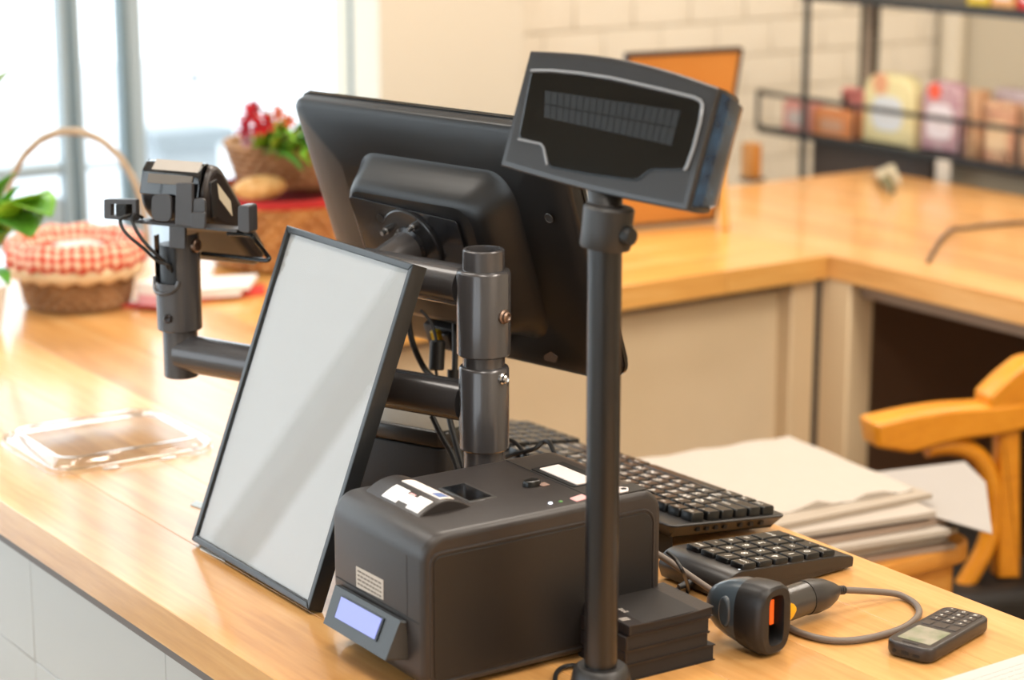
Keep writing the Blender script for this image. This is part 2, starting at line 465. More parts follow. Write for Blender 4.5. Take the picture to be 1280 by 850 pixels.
# right cabinet: open frame, dark inside
rc = thing('right_cabinet', 'open dark bay framed by pale posts below the right worktop', 'cabinet', (XA + .05, 1.6, FLOOR))
B().box((XA + .002, YF - .045, FLOOR), (XA + .05, YF + .016, -TK - .001), .002, 1).put('post', POSTM, rc, world=True)
B().box((XA + .02, 1.0, -TK - .022), (XA + .05, YF - .046, -TK - .001), .002, 1).put('rail', mat('rail_grey', '9A8676', .45), rc, world=True)
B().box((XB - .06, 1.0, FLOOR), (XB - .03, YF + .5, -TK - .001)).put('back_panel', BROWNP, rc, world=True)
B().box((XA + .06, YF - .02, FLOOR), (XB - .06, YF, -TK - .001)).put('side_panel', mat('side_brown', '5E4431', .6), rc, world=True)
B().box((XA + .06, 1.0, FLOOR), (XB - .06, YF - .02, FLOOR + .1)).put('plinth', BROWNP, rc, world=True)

# ================================================================== monitor stand
P = at(605, 505, 1.78)
PX, PY = P.x, P.y
def zp(y): return onx(605, y, PX).z
Q = onz(226, 440, P.z)
def zq(y): return onx(226, y, Q.x).z
st = thing('monitor_stand', 'grey tubular post with two arms holding the monitor and card terminal', 'stand', (PX, PY, 0))
ztop = zp(311)
B().lathe([(.044, 0), (.044, .005), (.0435, .006), (.0175, .006)], (PX, PY, 0), n=48).put('base_plate', GREY, st, world=True)
B().lathe([(.0174, .006), (.0174, ztop - .001), (.0165, ztop), (.0140, ztop), (.0138, ztop - .002), (.0138, ztop - .05), (.001, ztop - .05)], (PX, PY, 0), n=48).put('post', GREY, st, world=True)
def sleeve(z0, z1, r):
    B().lathe([(.0172, z0), (r - .0015, z0), (r, z0 + .0015), (r, z1 - .003), (r - .001, z1 - .001), (r - .003, z1), (.0172, z1)], (PX, PY, 0), n=56, cap0=False, cap1=False).put('sleeve', GREY, st, world=True)
sleeve(zp(443), zp(336), .0222)
sleeve(zp(560), zp(456), .0208)
vd = V((FW.x, FW.y, 0)).normalized()
def rim_dir(deg):  # direction around the post measured from the camera side, positive to the right
    a = math.radians(deg); c = -vd; r = V((RT.x, RT.y, 0)); return c * math.cos(a) + r * math.sin(a)
for y, r, k in ((391, .0222, 1.0), (468, .0208, .8)):
    d = rim_dir(48); c = V((PX, PY, zp(y))) + d * (r - .001)
    s = B().lathe([(.006 * k, 0), (.006 * k, .002), (.0045 * k, .003), (.0045 * k, .005), (.003 * k, .006), (.002 * k, .0045), (.0001, .0045)], c, d, 20)
    s.put('set_screw', BRASSY if k == 1 else CHROME, st, world=True)
# upper arm, stub, flange, plate
A = V((PX, PY, zp(362)))
E_ = onz(470, 337, A.z)
MU = V((.196, -.9806, 0)); MV = V((.3325, .0665, -.9407)); MN = V((.9225, .1844, .3391))
MTL = V((.9501, 1.7086, .3635))
def mp(u, v, n): return MTL + MU * u + MV * v + MN * n
Fc = mp(.1615, .1045, -.046)
dirA = (E_ - A).normalized()
ua = B().tube([A + dirA * .019, E_ + dirA * .012], .0174, 28).put('arm', GREY, st, world=True)
stub0 = Fc - MN * .075
B().tube([stub0, Fc], .0155, 28).put('stub', GREY, st, world=True)
fl = B().lathe([(.0155, -.003), (.0185, -.001), (.0185, .0), (.0335, .0), (.0345, .001), (.0345, .004), (.02, .004)], Fc, MN, 40).put('flange', mat('flange_black', '2A2A2C', .25, metal=.3, coat=.3), st, world=True)
for a in (58, 148, 238, 328):
    c = Fc + (MU * math.cos(math.radians(a)) - MV * math.sin(math.radians(a))) * .0262
    if a != 238:
        B().lathe([(.0034, .002), (.0034, -.004), (.0022, -.004), (.0022, -.009), (.0002, -.009)], c, MN, 6 if a == 0 else 10).put('bolt', CHROME, st, world=True)
pb = B().slab(rpoly([(.0925, .0665), (.2245, .0735), (.2245, .150), (.0985, .150)], .004), -.0425, -.0405, .0003, .0003, 1, lambda x, y, z: mp(x, y, z))
pb.put('mount_plate', mat('plate_black', '222326', .22, metal=.2, coat=.4), st, world=True)
for u, v in ((.128, .0835), (.186, .085)):
    B().lathe([(.0042, -.0432), (.0042, -.0422), (.0001, -.0422)], mp(u, v, 0), MN, 16).put('plate_hole', DARK, st, world=True)
# lower arm and terminal post
L0 = V((PX, PY, P.z)); dl = (Q - L0).normalized()
B().tube([L0 + dl * .0175, Q + dl * -.004], .0172, 32).put('arm', GREY, st, world=True)
tl = B().lathe([(.0001, zq(469)), (.0150, zq(469)), (.0158, zq(469) + .001), (.0158, zq(405))], (Q.x, Q.y, 0), n=40).put('terminal_tube', GREY, st, world=True)
zs0, zs1, zcut = zq(411), zq(288), zq(352)
ra = .0203
cutc = rim_dir(-42); ac = math.atan2(cutc.y, cutc.x); hw = math.radians(48)
B().lathe([(ra - .003, zs0), (ra - .001, zs0), (ra, zs0 + .001), (ra, zcut), (ra - .002, zcut), (ra - .003, zs0 + .03)], (Q.x, Q.y, 0), n=48, cap0=False, cap1=False) \
    .lathe([(ra, zcut), (ra, zq(292)), (ra - .002, zq(292)), (ra - .002, zcut)], (Q.x, Q.y, 0), n=20, a0=ac + hw, a1=ac + math.radians(128)) \
    .lathe([(ra, zcut), (ra, zq(296)), (ra - .002, zq(296)), (ra - .002, zcut)], (Q.x, Q.y, 0), n=6, a0=ac - math.radians(72), a1=ac - hw) \
    .lathe([(ra, zcut), (ra, zq(318)), (ra - .002, zq(318)), (ra - .002, zcut)], (Q.x, Q.y, 0), n=24, a0=ac + math.radians(128), a1=ac + math.radians(288)).put('terminal_sleeve', GREY, st, world=True)
B().lathe([(ra - .0045, zs0 + .02), (ra - .0045, zq(306)), (.001, zq(306))], (Q.x, Q.y, 0), n=24, cap0=False).put('sleeve_core', mat('core_dark', '17181B', .4), st, world=True)
# rounded lip below the cut-out
lip = []
for k in range(17):
    a = pi * k / 16
    t = ac + math.cos(a) * hw * 1.08
    lip.append(V((Q.x + (ra + .0005) * math.cos(t), Q.y + (ra + .0005) * math.sin(t), zcut + .004 - math.sin(a) * .013)))
B().tube(lip, .0022, 8).put('cut_out_lip', GREY, st, world=True)
d = rim_dir(-20); c = V((Q.x, Q.y, zq(393))) + d * (ra - .001)
B().lathe([(.0042, 0), (.0042, .003), (.003, .004), (.0002, .003)], c, d, 16).put('set_screw', mat('screw_black', '2B2626', .3, metal=.6), st, world=True)
d = rim_dir(62); c = V((Q.x, Q.y, zq(306))) + d * (ra - .001)
B().lathe([(.0062, 0), (.0062, .003), (.0050, .0042), (.0030, .0042), (.0030, .001), (.0002, .001)], c, d, 20).put('pivot_bolt', BRASSY, st, world=True)
# cradle for the terminal, in the plane across the view at the post
CW = V((.5, -.866, 0)); CQ = V((.866, .5, 0)); CZ = V((0, 0, 1))
QT = V((Q.x, Q.y, 0))
def cw(px, py, dq=0):
    p = onp(px, py, QT + CQ * dq, CQ); return ((p - QT).dot(CW), p.z)
def cpt(px, py, dq=0):
    return onp(px, py, QT + CQ * dq, CQ)
def cslab(pts, q0, q1, r=.001, bev=.0008):
    o = rpoly([cw(*p, q0) for p in pts], r)
    return B().slab(o, q0, q1, bev, bev, 2, lambda x, y, z: QT + CW * x + CZ * y + CQ * z)
CR = mat('cradle_grey', '3C3A3B', .4, coat=.1)
cslab([(161, 275), (163, 278.5), (296, 291), (296, 287)], -.028, -.013, .0004, .0004).put('cradle_tray', CR, st, world=True)
cslab([(219.5, 229), (240, 229), (240, 284), (218.5, 281.5)], -.031, -.027, .0012).put('cradle_strap', CR, st, world=True)
cslab([(189, 243), (214, 243), (214, 278), (189, 276)], -.031, -.028, .007).put('cradle_clip', CR, st, world=True)
cslab([(241, 248), (256, 248), (256.5, 284), (241, 284)], -.030, -.027, .004).put('cradle_clip', CR, st, world=True)
cslab([(238, 265.5), (256.5, 265.5), (256, 287), (238, 284.5)], -.033, -.030, .0025).put('cradle_bracket', CR, st, world=True)
cslab([(297, 257), (311, 257), (312, 292), (297, 289)], -.030, -.016, .003).put('cradle_clip', CR, st, world=True)
cslab([(211, 281), (231, 283), (231, 312), (211, 310)], -.0265, -.0225, .001).put('cradle_hinge', CR, st, world=True)
# square loop on the left with a plug in it
lp = [(131.5, 248.5), (171, 249), (171.5, 276), (131.5, 273)]
o1 = rpoly([cw(*p, -.03) for p in lp], .002); o2 = rpoly([cw(*p, -.03) for p in ((140, 254.5), (167, 254.8), (167.3, 271), (140, 269))], .0006)
f = lambda x, y, z: QT + CW * x + CZ * y + CQ * z
rg = lambda o, z: [f(x, y, z) for x, y in o]
B().loft([rg(o1, -.032), rg(o1, -.026), rg(o2, -.026), rg(o2, -.032), rg(o1, -.032)], False, False, smooth=False).put('cradle_loop', CR, st, world=True)
cslab([(144, 255.5), (157, 255.5), (157, 271), (144, 270)], -.034, -.022, .0008).put('plug', DARK, st, world=True)
wl = [cpt(285, 293, -.02), cpt(289, 292, -.02), cpt(313, 294, -.02), cpt(318, 299, -.02), cpt(334, 319, .0), cpt(336, 324, .0), cpt(329, 325.5, .0), cpt(300, 322, .01), cpt(253, 317, .02)]
B().tube(spline(wl, 5), .0021, 8).put('wire_loop', mat('rod', '35383A', .25, metal=.7), st, world=True)
for pts in ([(173, 269, -.02), (158, 270, -.034), (150, 276, -.036), (158, 292, -.036), (180, 311, -.03), (197, 326, -.024), (212, 332, -.018), (216, 345, -.012)],
            [(178, 272, -.02), (168, 268, -.032), (166, 278, -.034), (176, 297, -.033), (193, 316, -.028), (206, 328, -.02), (214, 340, -.012)]):
    B().tube(spline([cpt(*p) for p in pts], 6), .0016, 8).put('cable', RUB, st, world=True)

# ================================================================== card terminal
al = math.radians(47)
TLd = CQ * math.cos(al) - CZ * math.sin(al)        # along the device, top end to keypad end
TNn = CQ * math.sin(al) + CZ * math.cos(al)        # out of the keypad face
T0 = onp(226, 203, QT + CQ * -.012, CQ) + CQ * .007 - CW * .006 - CZ * .005            # middle of the upper rear edge
ct = thing('card_terminal', 'black card payment terminal seen from behind in its cradle on the left arm', 'card terminal', M=axes(T0, CW, TLd, TNn))
# profile in (length, normal): paper housing at the top end, thinner towards the keypad
prof = [(-.004, -.006), (.004, -.024), (.018, -.0335), (.034, -.0345), (.048, -.030), (.062, -.022), (.118, -.018), (.124, -.012), (.124, .002), (.118, .006), (.060, .009), (.012, .011), (0, .006)]
pr = rpoly(prof, .006, 3)
B().slab(pr, -.036, .036, .007, .007, 3, lambda x, y, z: (z, x, y)).put('body', mat('terminal_body', '2B2523', .33, bump=(900, .06)), ct)
B().slab(rpoly([(-.0035, -.012), (.006, -.0285), (.004, -.0305), (-.008, -.012), (-.008, -.002), (-.003, .004)], .002), -.031, .031, .002, .002, 2, lambda x, y, z: (z, x, y)).put('paper_cover', BLACKG, ct)
def tq(u0, u1, l0, n0, l1, n1, th=.0006):
    b = B(); a = V((0, l0, n0)); c = V((0, l1, n1)); d = (c - a); nn = V((0, -d.z, d.y)).normalized() * -th
    if nn.y > 0 and nn.z > 0: nn = -nn
    vs = [(u0, a.y, a.z), (u1, a.y, a.z), (u1, c.y, c.z), (u0, c.y, c.z)]
    vs += [(x, y + nn.y, z + nn.z) for x, y, z in vs]
    return b.add(vs, [(0, 1, 2, 3), (7, 6, 5, 4), (0, 4, 5, 1), (1, 5, 6, 2), (2, 6, 7, 3), (3, 7, 4, 0)])
tq(-.020, .028, -.0086, -.0115, -.0086, .000).put('paper_label', mat('grey_label', 'A39A90', .5), ct)
tq(-.022, .024, -.0030, -.0225, -.0070, -.0150).put('gloss_strip', mat('strip_grey', '6E675F', .25), ct)
B().slab(rpoly([(.010, -.028), (.024, .002), (.060, -.001), (.052, -.018)], .001), .0362, .0366, 0, 0, 1, lambda x, y, z: (z, x, y))
sl = rpoly([(.012, -.006), (.040, -.004), (.052, -.012), (.024, -.014)], .001)
B().slab(sl, .0355, .0364, 0, 0, 1, lambda x, y, z: (z, x, y)).put('side_label', mat('cream_sticker', 'CFC2A8', .6), ct)
B().slab(rpoly([(.002, -.013), (.0265, -.034), (.031, -.030), (.008, -.004)], .002), .035, .0375, .0005, .0005, 1, lambda x, y, z: (z, x, y)).put('side_cover', BLACK, ct)
B().box((-.026, .02, .0085), (.026, .05, .0105), .001, 1).put('screen', BLACKG, ct)
for r in range(4):
    for c in range(3):
        B().box((-.024 + c * .017, .058 + r * .014, .0075), (-.011 + c * .017, .067 + r * .014, .0115), .001, 1).put('key', BLACKM, ct)

# ================================================================== monitor
mo = thing('monitor', 'black touch monitor seen from behind on the stand arm', 'monitor', M=axes(MTL, MU, MV, MN))
MWd, MHt = .3244, .238
ro = [.010, .018, .016, .010]
def mring(ins, n): return [(x, y, n) for x, y in rrect(ins, ins, MWd - ins, MHt - ins, [max(.004, q - ins * .4) for q in (.012, .018, .018, .012)], 6)]
B().loft([mring(.0, .011), mring(0, .002), mring(.0012, -.0005), mring(.006, -.003), mring(.018, -.0065), mring(.035, -.009), mring(.055, -.0105)], True, True).put('back_shell', SHELL, mo)
B().loft([mring(-.0012, .011), mring(-.0018, .014), mring(-.0005, .016)], True, True).put('bezel', BLACKG, mo)
B().slab(rrect(.016, .016, MWd - .016, MHt - .02, .002), .016, .0165).put('screen', mat('screen_dark', '101418', .1), mo)
o_b = rrect(.074, .036, .275, .205, [.03, .03, .02, .03], 6); o_f = rrect(.091, .062, .240, .178, [.018, .018, .01, .014], 6)
def mixo(t): return [(a[0] * (1 - t) + c[0] * t, a[1] * (1 - t) + c[1] * t) for a, c in zip(o_b, o_f)]
rr_ = []
for k in range(9):
    t = k / 8; e = .5 - .5 * math.cos(pi * t)
    rr_.append([(x, y, -.008 - .0320 * e) for x, y in mixo(t)])
B().loft(rr_, False, True).put('mount_housing', SHELL, mo)
# port bay under the housing
B().box((.125, .196, -.030), (.205, .222, -.009), .004, 2).put('port_bay', BLACKM, mo)
for u, m_ in ((.140, mat('yellow_plug', 'D9B416', .5)), (.155, RUB), (.172, mat('blue_plug', '2E3A5C', .5)), (.188, RUB)):
    B().box((u, .199, -.036), (u + .009, .214, -.029), .001, 1).put('plug', m_, mo)
p = [onp(x, y, mp(0, 0, -.007), MN) for x, y in ((680, 444), (689, 439), (697, 446), (694, 453), (681, 450))]
lc = [ROOT[mo.name].inverted() @ q for q in p]
B().slab(rpoly([(q.x, q.y) for q in lc], .0004), -.0075, -.0058).put('sticker', mat('dull_sticker', '6A5A50', .6), mo)
q = ROOT[mo.name].inverted() @ onp(687, 272, mp(0, 0, -.010), MN)
B().lathe([(.0045, -.0108), (.0045, -.0116), (.004, -.0119), (.0035, -.0112), (.0001, -.0112)], (q.x, q.y, 0), n=20).put('screw_cover', BLACK, mo)
def mcable(pts, r, nm='cable'):
    return B().tube(spline(pts, 6), r, 10).put(nm, RUB, mo, world=True)
def bk(px, py, dep): return at(px, py, dep)
mcable([bk(512, 385, 1.90), bk(511, 405, 1.90), bk(517, 432, 1.90), bk(530, 460, 1.90), bk(544, 476, 1.89), bk(556, 500, 1.88), bk(566, 540, 1.87), bk(580, 590, 1.86)], .0028)
cb = mcable([bk(526, 388, 1.89), bk(538, 402, 1.885), bk(545, 424, 1.88), bk(546, 445, 1.88), bk(545, 463, 1.88), bk(549, 480, 1.88), bk(556, 505, 1.875)], .0014)
B().tube([bk(547, 425, 1.88), bk(547, 427, 1.88), bk(545.5, 461, 1.88), bk(545.5, 463, 1.88)], [.0055, .0068, .0068, .0055], 18).put('ferrite_core', RUB, cb, world=True)
cb2 = mcable([bk(568, 385, 1.90), bk(569, 430, 1.895), bk(568, 480, 1.89), bk(566, 520, 1.88)], .0028)
B().tube([bk(567, 462, 1.89), bk(566, 490, 1.89)], .0055, 14).put('ferrite_core', RUB, cb2, world=True)
mcable([bk(540, 520, 1.845), bk(552, 545, 1.84), bk(566, 570, 1.835), bk(575, 596, 1.83)], .0026)

# ================================================================== equipment case behind the post
ka = onz(462, 524, .088); kb_ = onz(557, 541, .088)
kd = (kb_ - ka); kl = kd.length; ky = math.atan2(kd.y, kd.x)
ec = thing('equipment_case', 'black plastic case with a lid seam, standing behind the framed sign', 'case', M=yawm((ka.x, ka.y, 0), ky))
B().slab(rrect(-.04, 0, kl, .09, .012), 0, .072, .002, .002).put('body', BLACKM, ec)
B().slab(rrect(-.042, -.0015, kl + .001, .0915, .013), .073, .088, .002, .003).put('lid', mat('case_lid', '242220', .3, coat=.2), ec)

# ================================================================== framed sign
X, Y, yw, th, W, H, D = .7842, 1.6063, .0106, .3614, .2066, .2827, .0135
u = V((-math.sin(yw), -math.cos(yw), 0)); nh = V((math.cos(yw), -math.sin(yw), 0))
v = V((0, 0, math.cos(th))) + nh * math.sin(th); bk_ = nh * math.cos(th) - V((0, 0, math.sin(th)))
sg = thing('framed_sign', 'blank white sign in a thin black frame leaning back on the counter', 'picture frame', M=axes((X, Y, D * math.sin(th)), u, v, -bk_))
fw_ = .0058
def rail(pts):
    o = [(x, y) for x, y in pts]
    return B().slab(o, -D, 0, .0004, .0012, 2)
rail([(0, 0), (W, 0), (W - fw_, fw_), (fw_, fw_)]).put('frame_rail', FRAMEB, sg)
rail([(0, H), (fw_, H - fw_), (W - fw_, H - fw_), (W, H)]).put('frame_rail', FRAMEB, sg)
rail([(0, 0), (fw_, fw_), (fw_, H - fw_), (0, H)]).put('frame_rail', FRAMEB, sg)
rail([(W, 0), (W, H), (W - fw_, H - fw_), (W - fw_, fw_)]).put('frame_rail', FRAMEB, sg)
B().box((fw_ - .001, fw_ - .001, -.0045), (W - fw_ + .001, H - fw_ + .001, -.0035)).put('sign_sheet', mat('sign_white', 'A3A29F', .7), sg)
B().box((fw_ - .001, fw_ - .001, -.0030), (W - fw_ + .001, H - fw_ + .001, -.0018)).put('glass', PGLASS, sg)
B().box((fw_ - .001, fw_ - .001, -D + .001), (W - fw_ + .001, H - fw_ + .001, -.005)).put('back_board', mat('board_brown', '4A3A2C', .7), sg)
# easel strut from the back of the frame down to the counter
s0 = V((X, Y, D * math.sin(th))) + u * .1 + v * .13 + bk_ * D
s1 = V((s0.x + .045, s0.y, 0.001))
B().tube([s0, s1], .004, 6).put('easel_strut', FRAMEB, sg, world=True)
ps = thing('paper_slip', 'small white paper slip tucked under the framed sign', 'paper', onz(270, 695))
a_ = [onz(250, 688), onz(281, 703), onz(283, 698), onz(252, 684)]
B().loft([[(q.x, q.y, .0005) for q in a_], [(q.x, q.y, .0013) for q in a_]], smooth=False).put('sheet', PAPER, ps, world=True)
pc = thing('paper_card', 'small pale card lying just left of the framed sign', 'card', onz(247, 632))
a_ = [onz(238, 632), onz(256, 638), onz(262, 632), onz(245, 627)]
B().loft([[(q.x, q.y, .0003) for q in a_], [(q.x, q.y, .0012) for q in a_]], smooth=False).put('sheet', mat('pale_card', 'B8C4C8', .6), pc, world=True)

# ================================================================== receipt printer
pm = yawm((.7672, 1.2068, 0), -.0209)
rp = thing('receipt_printer', 'black receipt printer with a lit blue display and white stickers', 'printer', M=pm)
PL, PW, PH = .2105, .133, .1195
yz = lambda x, y, z: (x, z, y)           # slab outline in (x, z), swept along y
PB_SHADE = mat('printer_side_shade', '191615', .42, bump=(900, .10))  # side panel: darker copy of the plastic, shade put into the colour
PB_LIT = mat('printer_lit_body', '2C2725', .38, bump=(900, .10))  # lighter copy of the plastic, reflected light put into the colour
obd = rrect(0, .003, PL, PH, [.006, .018, .019, .014], 7)
B().slab(obd, .002, PW, .0055, .006, 4, yz).put('body', PB_LIT, rp)
B().box((-.00035, .0075, .0538), (.002, PW - .006, .0546)).put('seam', DARK, rp)
B().box((.1524, .0085, PH - .002), (.1532, PW - .006, PH + .0003)).put('seam', DARK, rp)
B().box((-.0003, .0235, .0545), (.0001, .0241, .1005)).put('seam', mat('seam_soft', '241F1D', .5), rp)
osd = rrect(.0085, .011, .2005, .1035, [.008, .010, .006, .004], 5)
B().slab(osd, .0032, .0012, 0, .0008, 2, yz).put('side_panel', PB_SHADE, rp)
o3 = inset(osd, -.0008); o4 = inset(osd, -.0036)
B().loft([[(x, .003, z) for x, z in o4], [(x, .0012, z) for x, z in inset(osd, -.0030)], [(x, .0009, z) for x, z in inset(osd, -.0022)], [(x, .0012, z) for x, z in inset(osd, -.0014)], [(x, .003, z) for x, z in o3]], False, False).put('side_rim', PB_LIT, rp)
for x, y in ((.02, .02), (.19, .02), (.02, .115), (.19, .115)):
    B().lathe([(.006, 0), (.006, .004)], (x, y, 0), n=12).put('foot', RUB, rp)
# display pod on the front
pod = [[(-.001, .1215, .0500), (-.001, .0235, .0515), (.001, .0235, .0210), (.001, .1205, .0205)],
       [(-.004, .1215, .0500), (-.004, .0265, .0515), (-.0175, .0255, .0245), (-.0175, .1165, .0240)]]
bm_ = B().loft(pod, smooth=False)
po = bm_.put('display_pod', mat('pod_grey', '2E3031', .36, bump=(900, .08)), rp)
bv = po.modifiers.new('b', 'BEVEL'); bv.width = .0015; bv.segments = 2
def podp(a, c, off):       # bilinear point on the pod face
    f = pod[1]; p0 = V(f[0]).lerp(V(f[1]), a); p1 = V(f[3]).lerp(V(f[2]), a); p = p0.lerp(p1, c)
    n_ = (V(f[1]) - V(f[0])).cross(V(f[3]) - V(f[0])).normalized(); n_ = n_ if n_.x < 0 else -n_
    return p + n_ * off
q0 = [podp(a, c, .0004) for a, c in ((.13, .15), (.80, .14), (.80, .72), (.13, .74))]; q1 = [podp(a, c, .0010) for a, c in ((.13, .15), (.80, .14), (.80, .72), (.13, .74))]
B().loft([q0, q1], smooth=False).put('screen_rim', mat('rim_dark', '1A1E2A', .3), rp)
q0 = [podp(a, c, .0010) for a, c in ((.155, .18), (.78, .17), (.78, .69), (.155, .71))]; q1 = [podp(a, c, .0014) for a, c in ((.155, .18), (.78, .17), (.78, .69), (.155, .71))]
B().loft([q0, q1], smooth=False).put('screen', mat('lcd_blue', '8088CC', .3, emit=('7F88E4', .28)), rp, label='lit pale blue display')
# serial label on the front: four rows of tiny print
lb = B().slab([(.096, .0555), (.057, .0570), (.0565, .0722), (.096, .0714)], -.0004, .0012, 0, 0, 1, lambda x, y, z: (z, x, y)).put('label', mat('label_cream', 'BDB3A6', .6), rp)
random.seed(2)
tx = B()
for k in range(4):
    z = .0688 - k * .0033; y = .0935
    while y > .060:
        l = random.uniform(.002, .005); tx.box((-.0007, max(y - l, .0592), z - .0007), (-.00035, y, z + .0007)); y -= l + .0012
tx.put('print', INKL if False else mat('label_ink', '7A7168', .7), lb, kind='stuff')
# curved paper lid with stickers
ax0, ax1, ay0, ay1, ah = .0205, .068, .043, .122, .0095
arc = []
for k in range(13):
    t = k / 12; arc.append((ax0 + (ax1 - ax0) * t, PH - .001 + ah * math.sin(pi * t) ** .9))
arc += [(ax1, PH - .004), (ax0, PH - .004)]
B().slab(arc, ay0, ay1, .0012, .004, 2, yz).put('paper_lid', PB_LIT, rp)
def archz(x): t = min(1, max(0, (x - ax0) / (ax1 - ax0))); return PH - .001 + ah * math.sin(pi * t) ** .9
def sticker(poly, m, name='sticker', off=.0006):
    # a quad strip bent over the lid: poly is (x0, y0, x1, y1)
    x0, y0, x1, y1 = poly
    lo, hi = [], []
    for k in range(7):
        x = x0 + (x1 - x0) * k / 6
        lo.append([(x, y0, archz(x) + off), (x, y1, archz(x) + off), (x, y1, archz(x) + off - .0008), (x, y0, archz(x) + off - .0008)])
    return B().loft(lo, smooth=False).put(name, m, rp)
sticker((.0235, .041 + .006, .0365, .064), STICK); sticker((.0260, .064, .0335, .078), STICK); sticker((.0235, .078, .0365, .098), STICK)
sticker((.0330, .068, .0352, .075), PINK, 'sticker', .0008)
sticker((.0425, .047, .0545, .101), mat('sticker_cream', 'E2D6CE', .6)); sticker((.0440, .050, .0520, .061), BLUE, 'sticker', .0009)
# sunk paper window
B().box((.0700, .051, PH - .002), (.095, .094, PH + .0007), .0006, 1).put('window_rim', mat('window_grey', '3A3836', .3), rp)
B().box((.0720, .054, PH - .002), (.0915, .092, PH + .0010)).put('paper_window', BLACKG, rp)
# rear hatch with label, turn key, lamps, small labels
B().slab(rpoly([(.1555, .0965), (.1555, .040), (.187, .040), (.187, .0985)], .001), PH - .001, PH + .0006).put('hatch_recess', mat('hatch_dark', '131211', .45), rp)
B().slab(rpoly([(.160, .0915), (.160, .0415), (.1785, .0415), (.1785, .0925)], .001), PH + .0006, PH + .0013).put('label', mat('pink_white', 'DDD0CB', .6), rp)
B().slab(ell(.1325, .0615, .0075, .0052), PH - .001, PH + .0045, 0, .0015, 2).put('turn_key', mat('key_black', '0B0B0B', .3), rp)
B().box((.1365, .0535, PH), (.1435, .0605, PH + .0012), .0004, 1).put('key_mark', mat('mark_brown', '8A7064', .5), rp)
for x, y, cc, s in ((.1189, .0173, 'EAF0FF', 2.5), (.1274, .0162, '4C7A3C', .35)):
    B().lathe([(.0016, PH - .001), (.0016, PH + .0005), (.001, PH + .0009), (.0001, PH + .001)], (x, y, 0), n=12).put('indicator', mat('led' + cc, cc, .3, emit=(cc, s)), rp)
B().slab(rpoly([(.137, .0185), (.137, .0095), (.150, .0115), (.150, .0215)], .001), PH - .0005, PH + .0006).put('label', PINK, rp)
B().slab(rpoly([(.173, .024), (.173, .006), (.199, .006), (.199, .024)], .002), PH - .0005, PH + .0005).put('button_recess', mat('hatch_dark', '131211', .45), rp)
B().slab(rpoly([(.175, .019), (.175, .008), (.183, .008), (.188, .015), (.183, .021)], .001), PH, PH + .0010).put('label', mat('pink_white', 'DDD0CB', .6), rp)
B().lathe([(.0022, PH), (.0022, PH + .0014), (.0001, PH + .0014)], (.183, .014, 0), n=12).put('button', DARK, rp)

# ================================================================== customer display on its pole
BX, BY = .8635, 1.1290
cdp = thing('customer_display', 'black customer price display on a tall dark pole', 'display', (BX, BY, 0))
B().lathe([(.024, 0), (.024, .003), (.0225, .010), (.0205, .022), (.0190, .0275), (.0165, .0295), (.0115, .0295)], (BX, BY, 0), n=44).put('pole_base', BLACK, cdp, world=True)
B().lathe([(.0116, .02), (.0116, .345)], (BX, BY, 0), n=36).put('pole', mat('pole_black', '171515', .32, metal=.1, coat=.15), cdp, world=True)
HC = V((.8715, 1.1402, .4054))
yw, th, rl = -.2571, .2957, -.0836
u = V((-math.sin(yw), -math.cos(yw), 0)); nh = V((math.cos(yw), -math.sin(yw), 0))
v = V((0, 0, math.cos(th))) + nh * math.sin(th); hb_ = nh * math.cos(th) - V((0, 0, math.sin(th)))
u2 = u * math.cos(rl) + v * math.sin(rl); v2 = -u * math.sin(rl) + v * math.cos(rl)
HM = axes(HC, u2, v2, -hb_)
def hp(x, y, z): return HM @ V((x, y, z))
def harc(ins=0, sx=1.0, sy=1.0, dx=0, dy=0):
    w2, h2 = .0811, .0407; o = []
    for k in range(15):
        t = k / 14; o.append((-w2 + 2 * w2 * t, -h2 - .0022 * math.sin(pi * t)))
    for k in range(15):
        t = k / 14; o.append((w2 - 2 * w2 * t, h2 + .0062 * math.sin(pi * t)))
    o = inset(o, ins) if ins else o
    return [(x * sx + dx, y * sy + dy) for x, y in o]
def hr(o, z): return [hp(x, y, z) for x, y in o]
HB = mat('head_black', '242222', .3, coat=.25, bump=(900, .04))
B().loft([hr(harc(.006), -.0315), hr(harc(.0030), -.030), hr(harc(.0012), -.021), hr(harc(), -.010), hr(harc(), -.0012), hr(harc(.0008), 0), hr(harc(.004), .0004)], True, True).put('head', HB, cdp, world=True)
HI = HM.inverted()
def hpx(px, py): 
    q = HI @ onp(600 + px / 3.27, 40 + py / 3.27, HC, hb_); return (q.x, q.y)
wo = rpoly([hpx(*p) for p in ((213, 162), (420, 172), (640, 218), (918, 285), (846, 568), (700, 566), (650, 612), (470, 590), (288, 556), (262, 462), (160, 438))], [.004, .02, .02, .005, .003, .005, .004, .02, .004, .004, .005])
B().loft([hr(wo, .0000), hr(wo, .0012), hr(inset(wo, .0012), .0016)], True, True).put('window', mat('window_black', '070707', .06, coat=.1, spec=.35), cdp, world=True)
def hline(pts, r, m, nm):
    B().tube([hp(x, y, .0016) for x, y in [hpx(*p) for p in pts]], r, 8).put(nm, m, cdp, world=True)
RIMM = mat('rim_grey', '8F9296', .25, metal=.2)
hline(spline2 := [(215, 160), (300, 160), (420, 172), (540, 190), (660, 217), (780, 245), (880, 270), (905, 282), (915, 300), (905, 370), (880, 470), (852, 552), (842, 565)], .0011, RIMM, 'window_rim')
hline([(162, 440), (255, 460), (266, 475), (280, 545)], .0009, RIMM, 'window_rim')
cells = B()
c00, c10, c01 = V(hpx(272, 240)), V(hpx(828, 322)), V(hpx(268, 352))
c11 = V(hpx(790, 468))
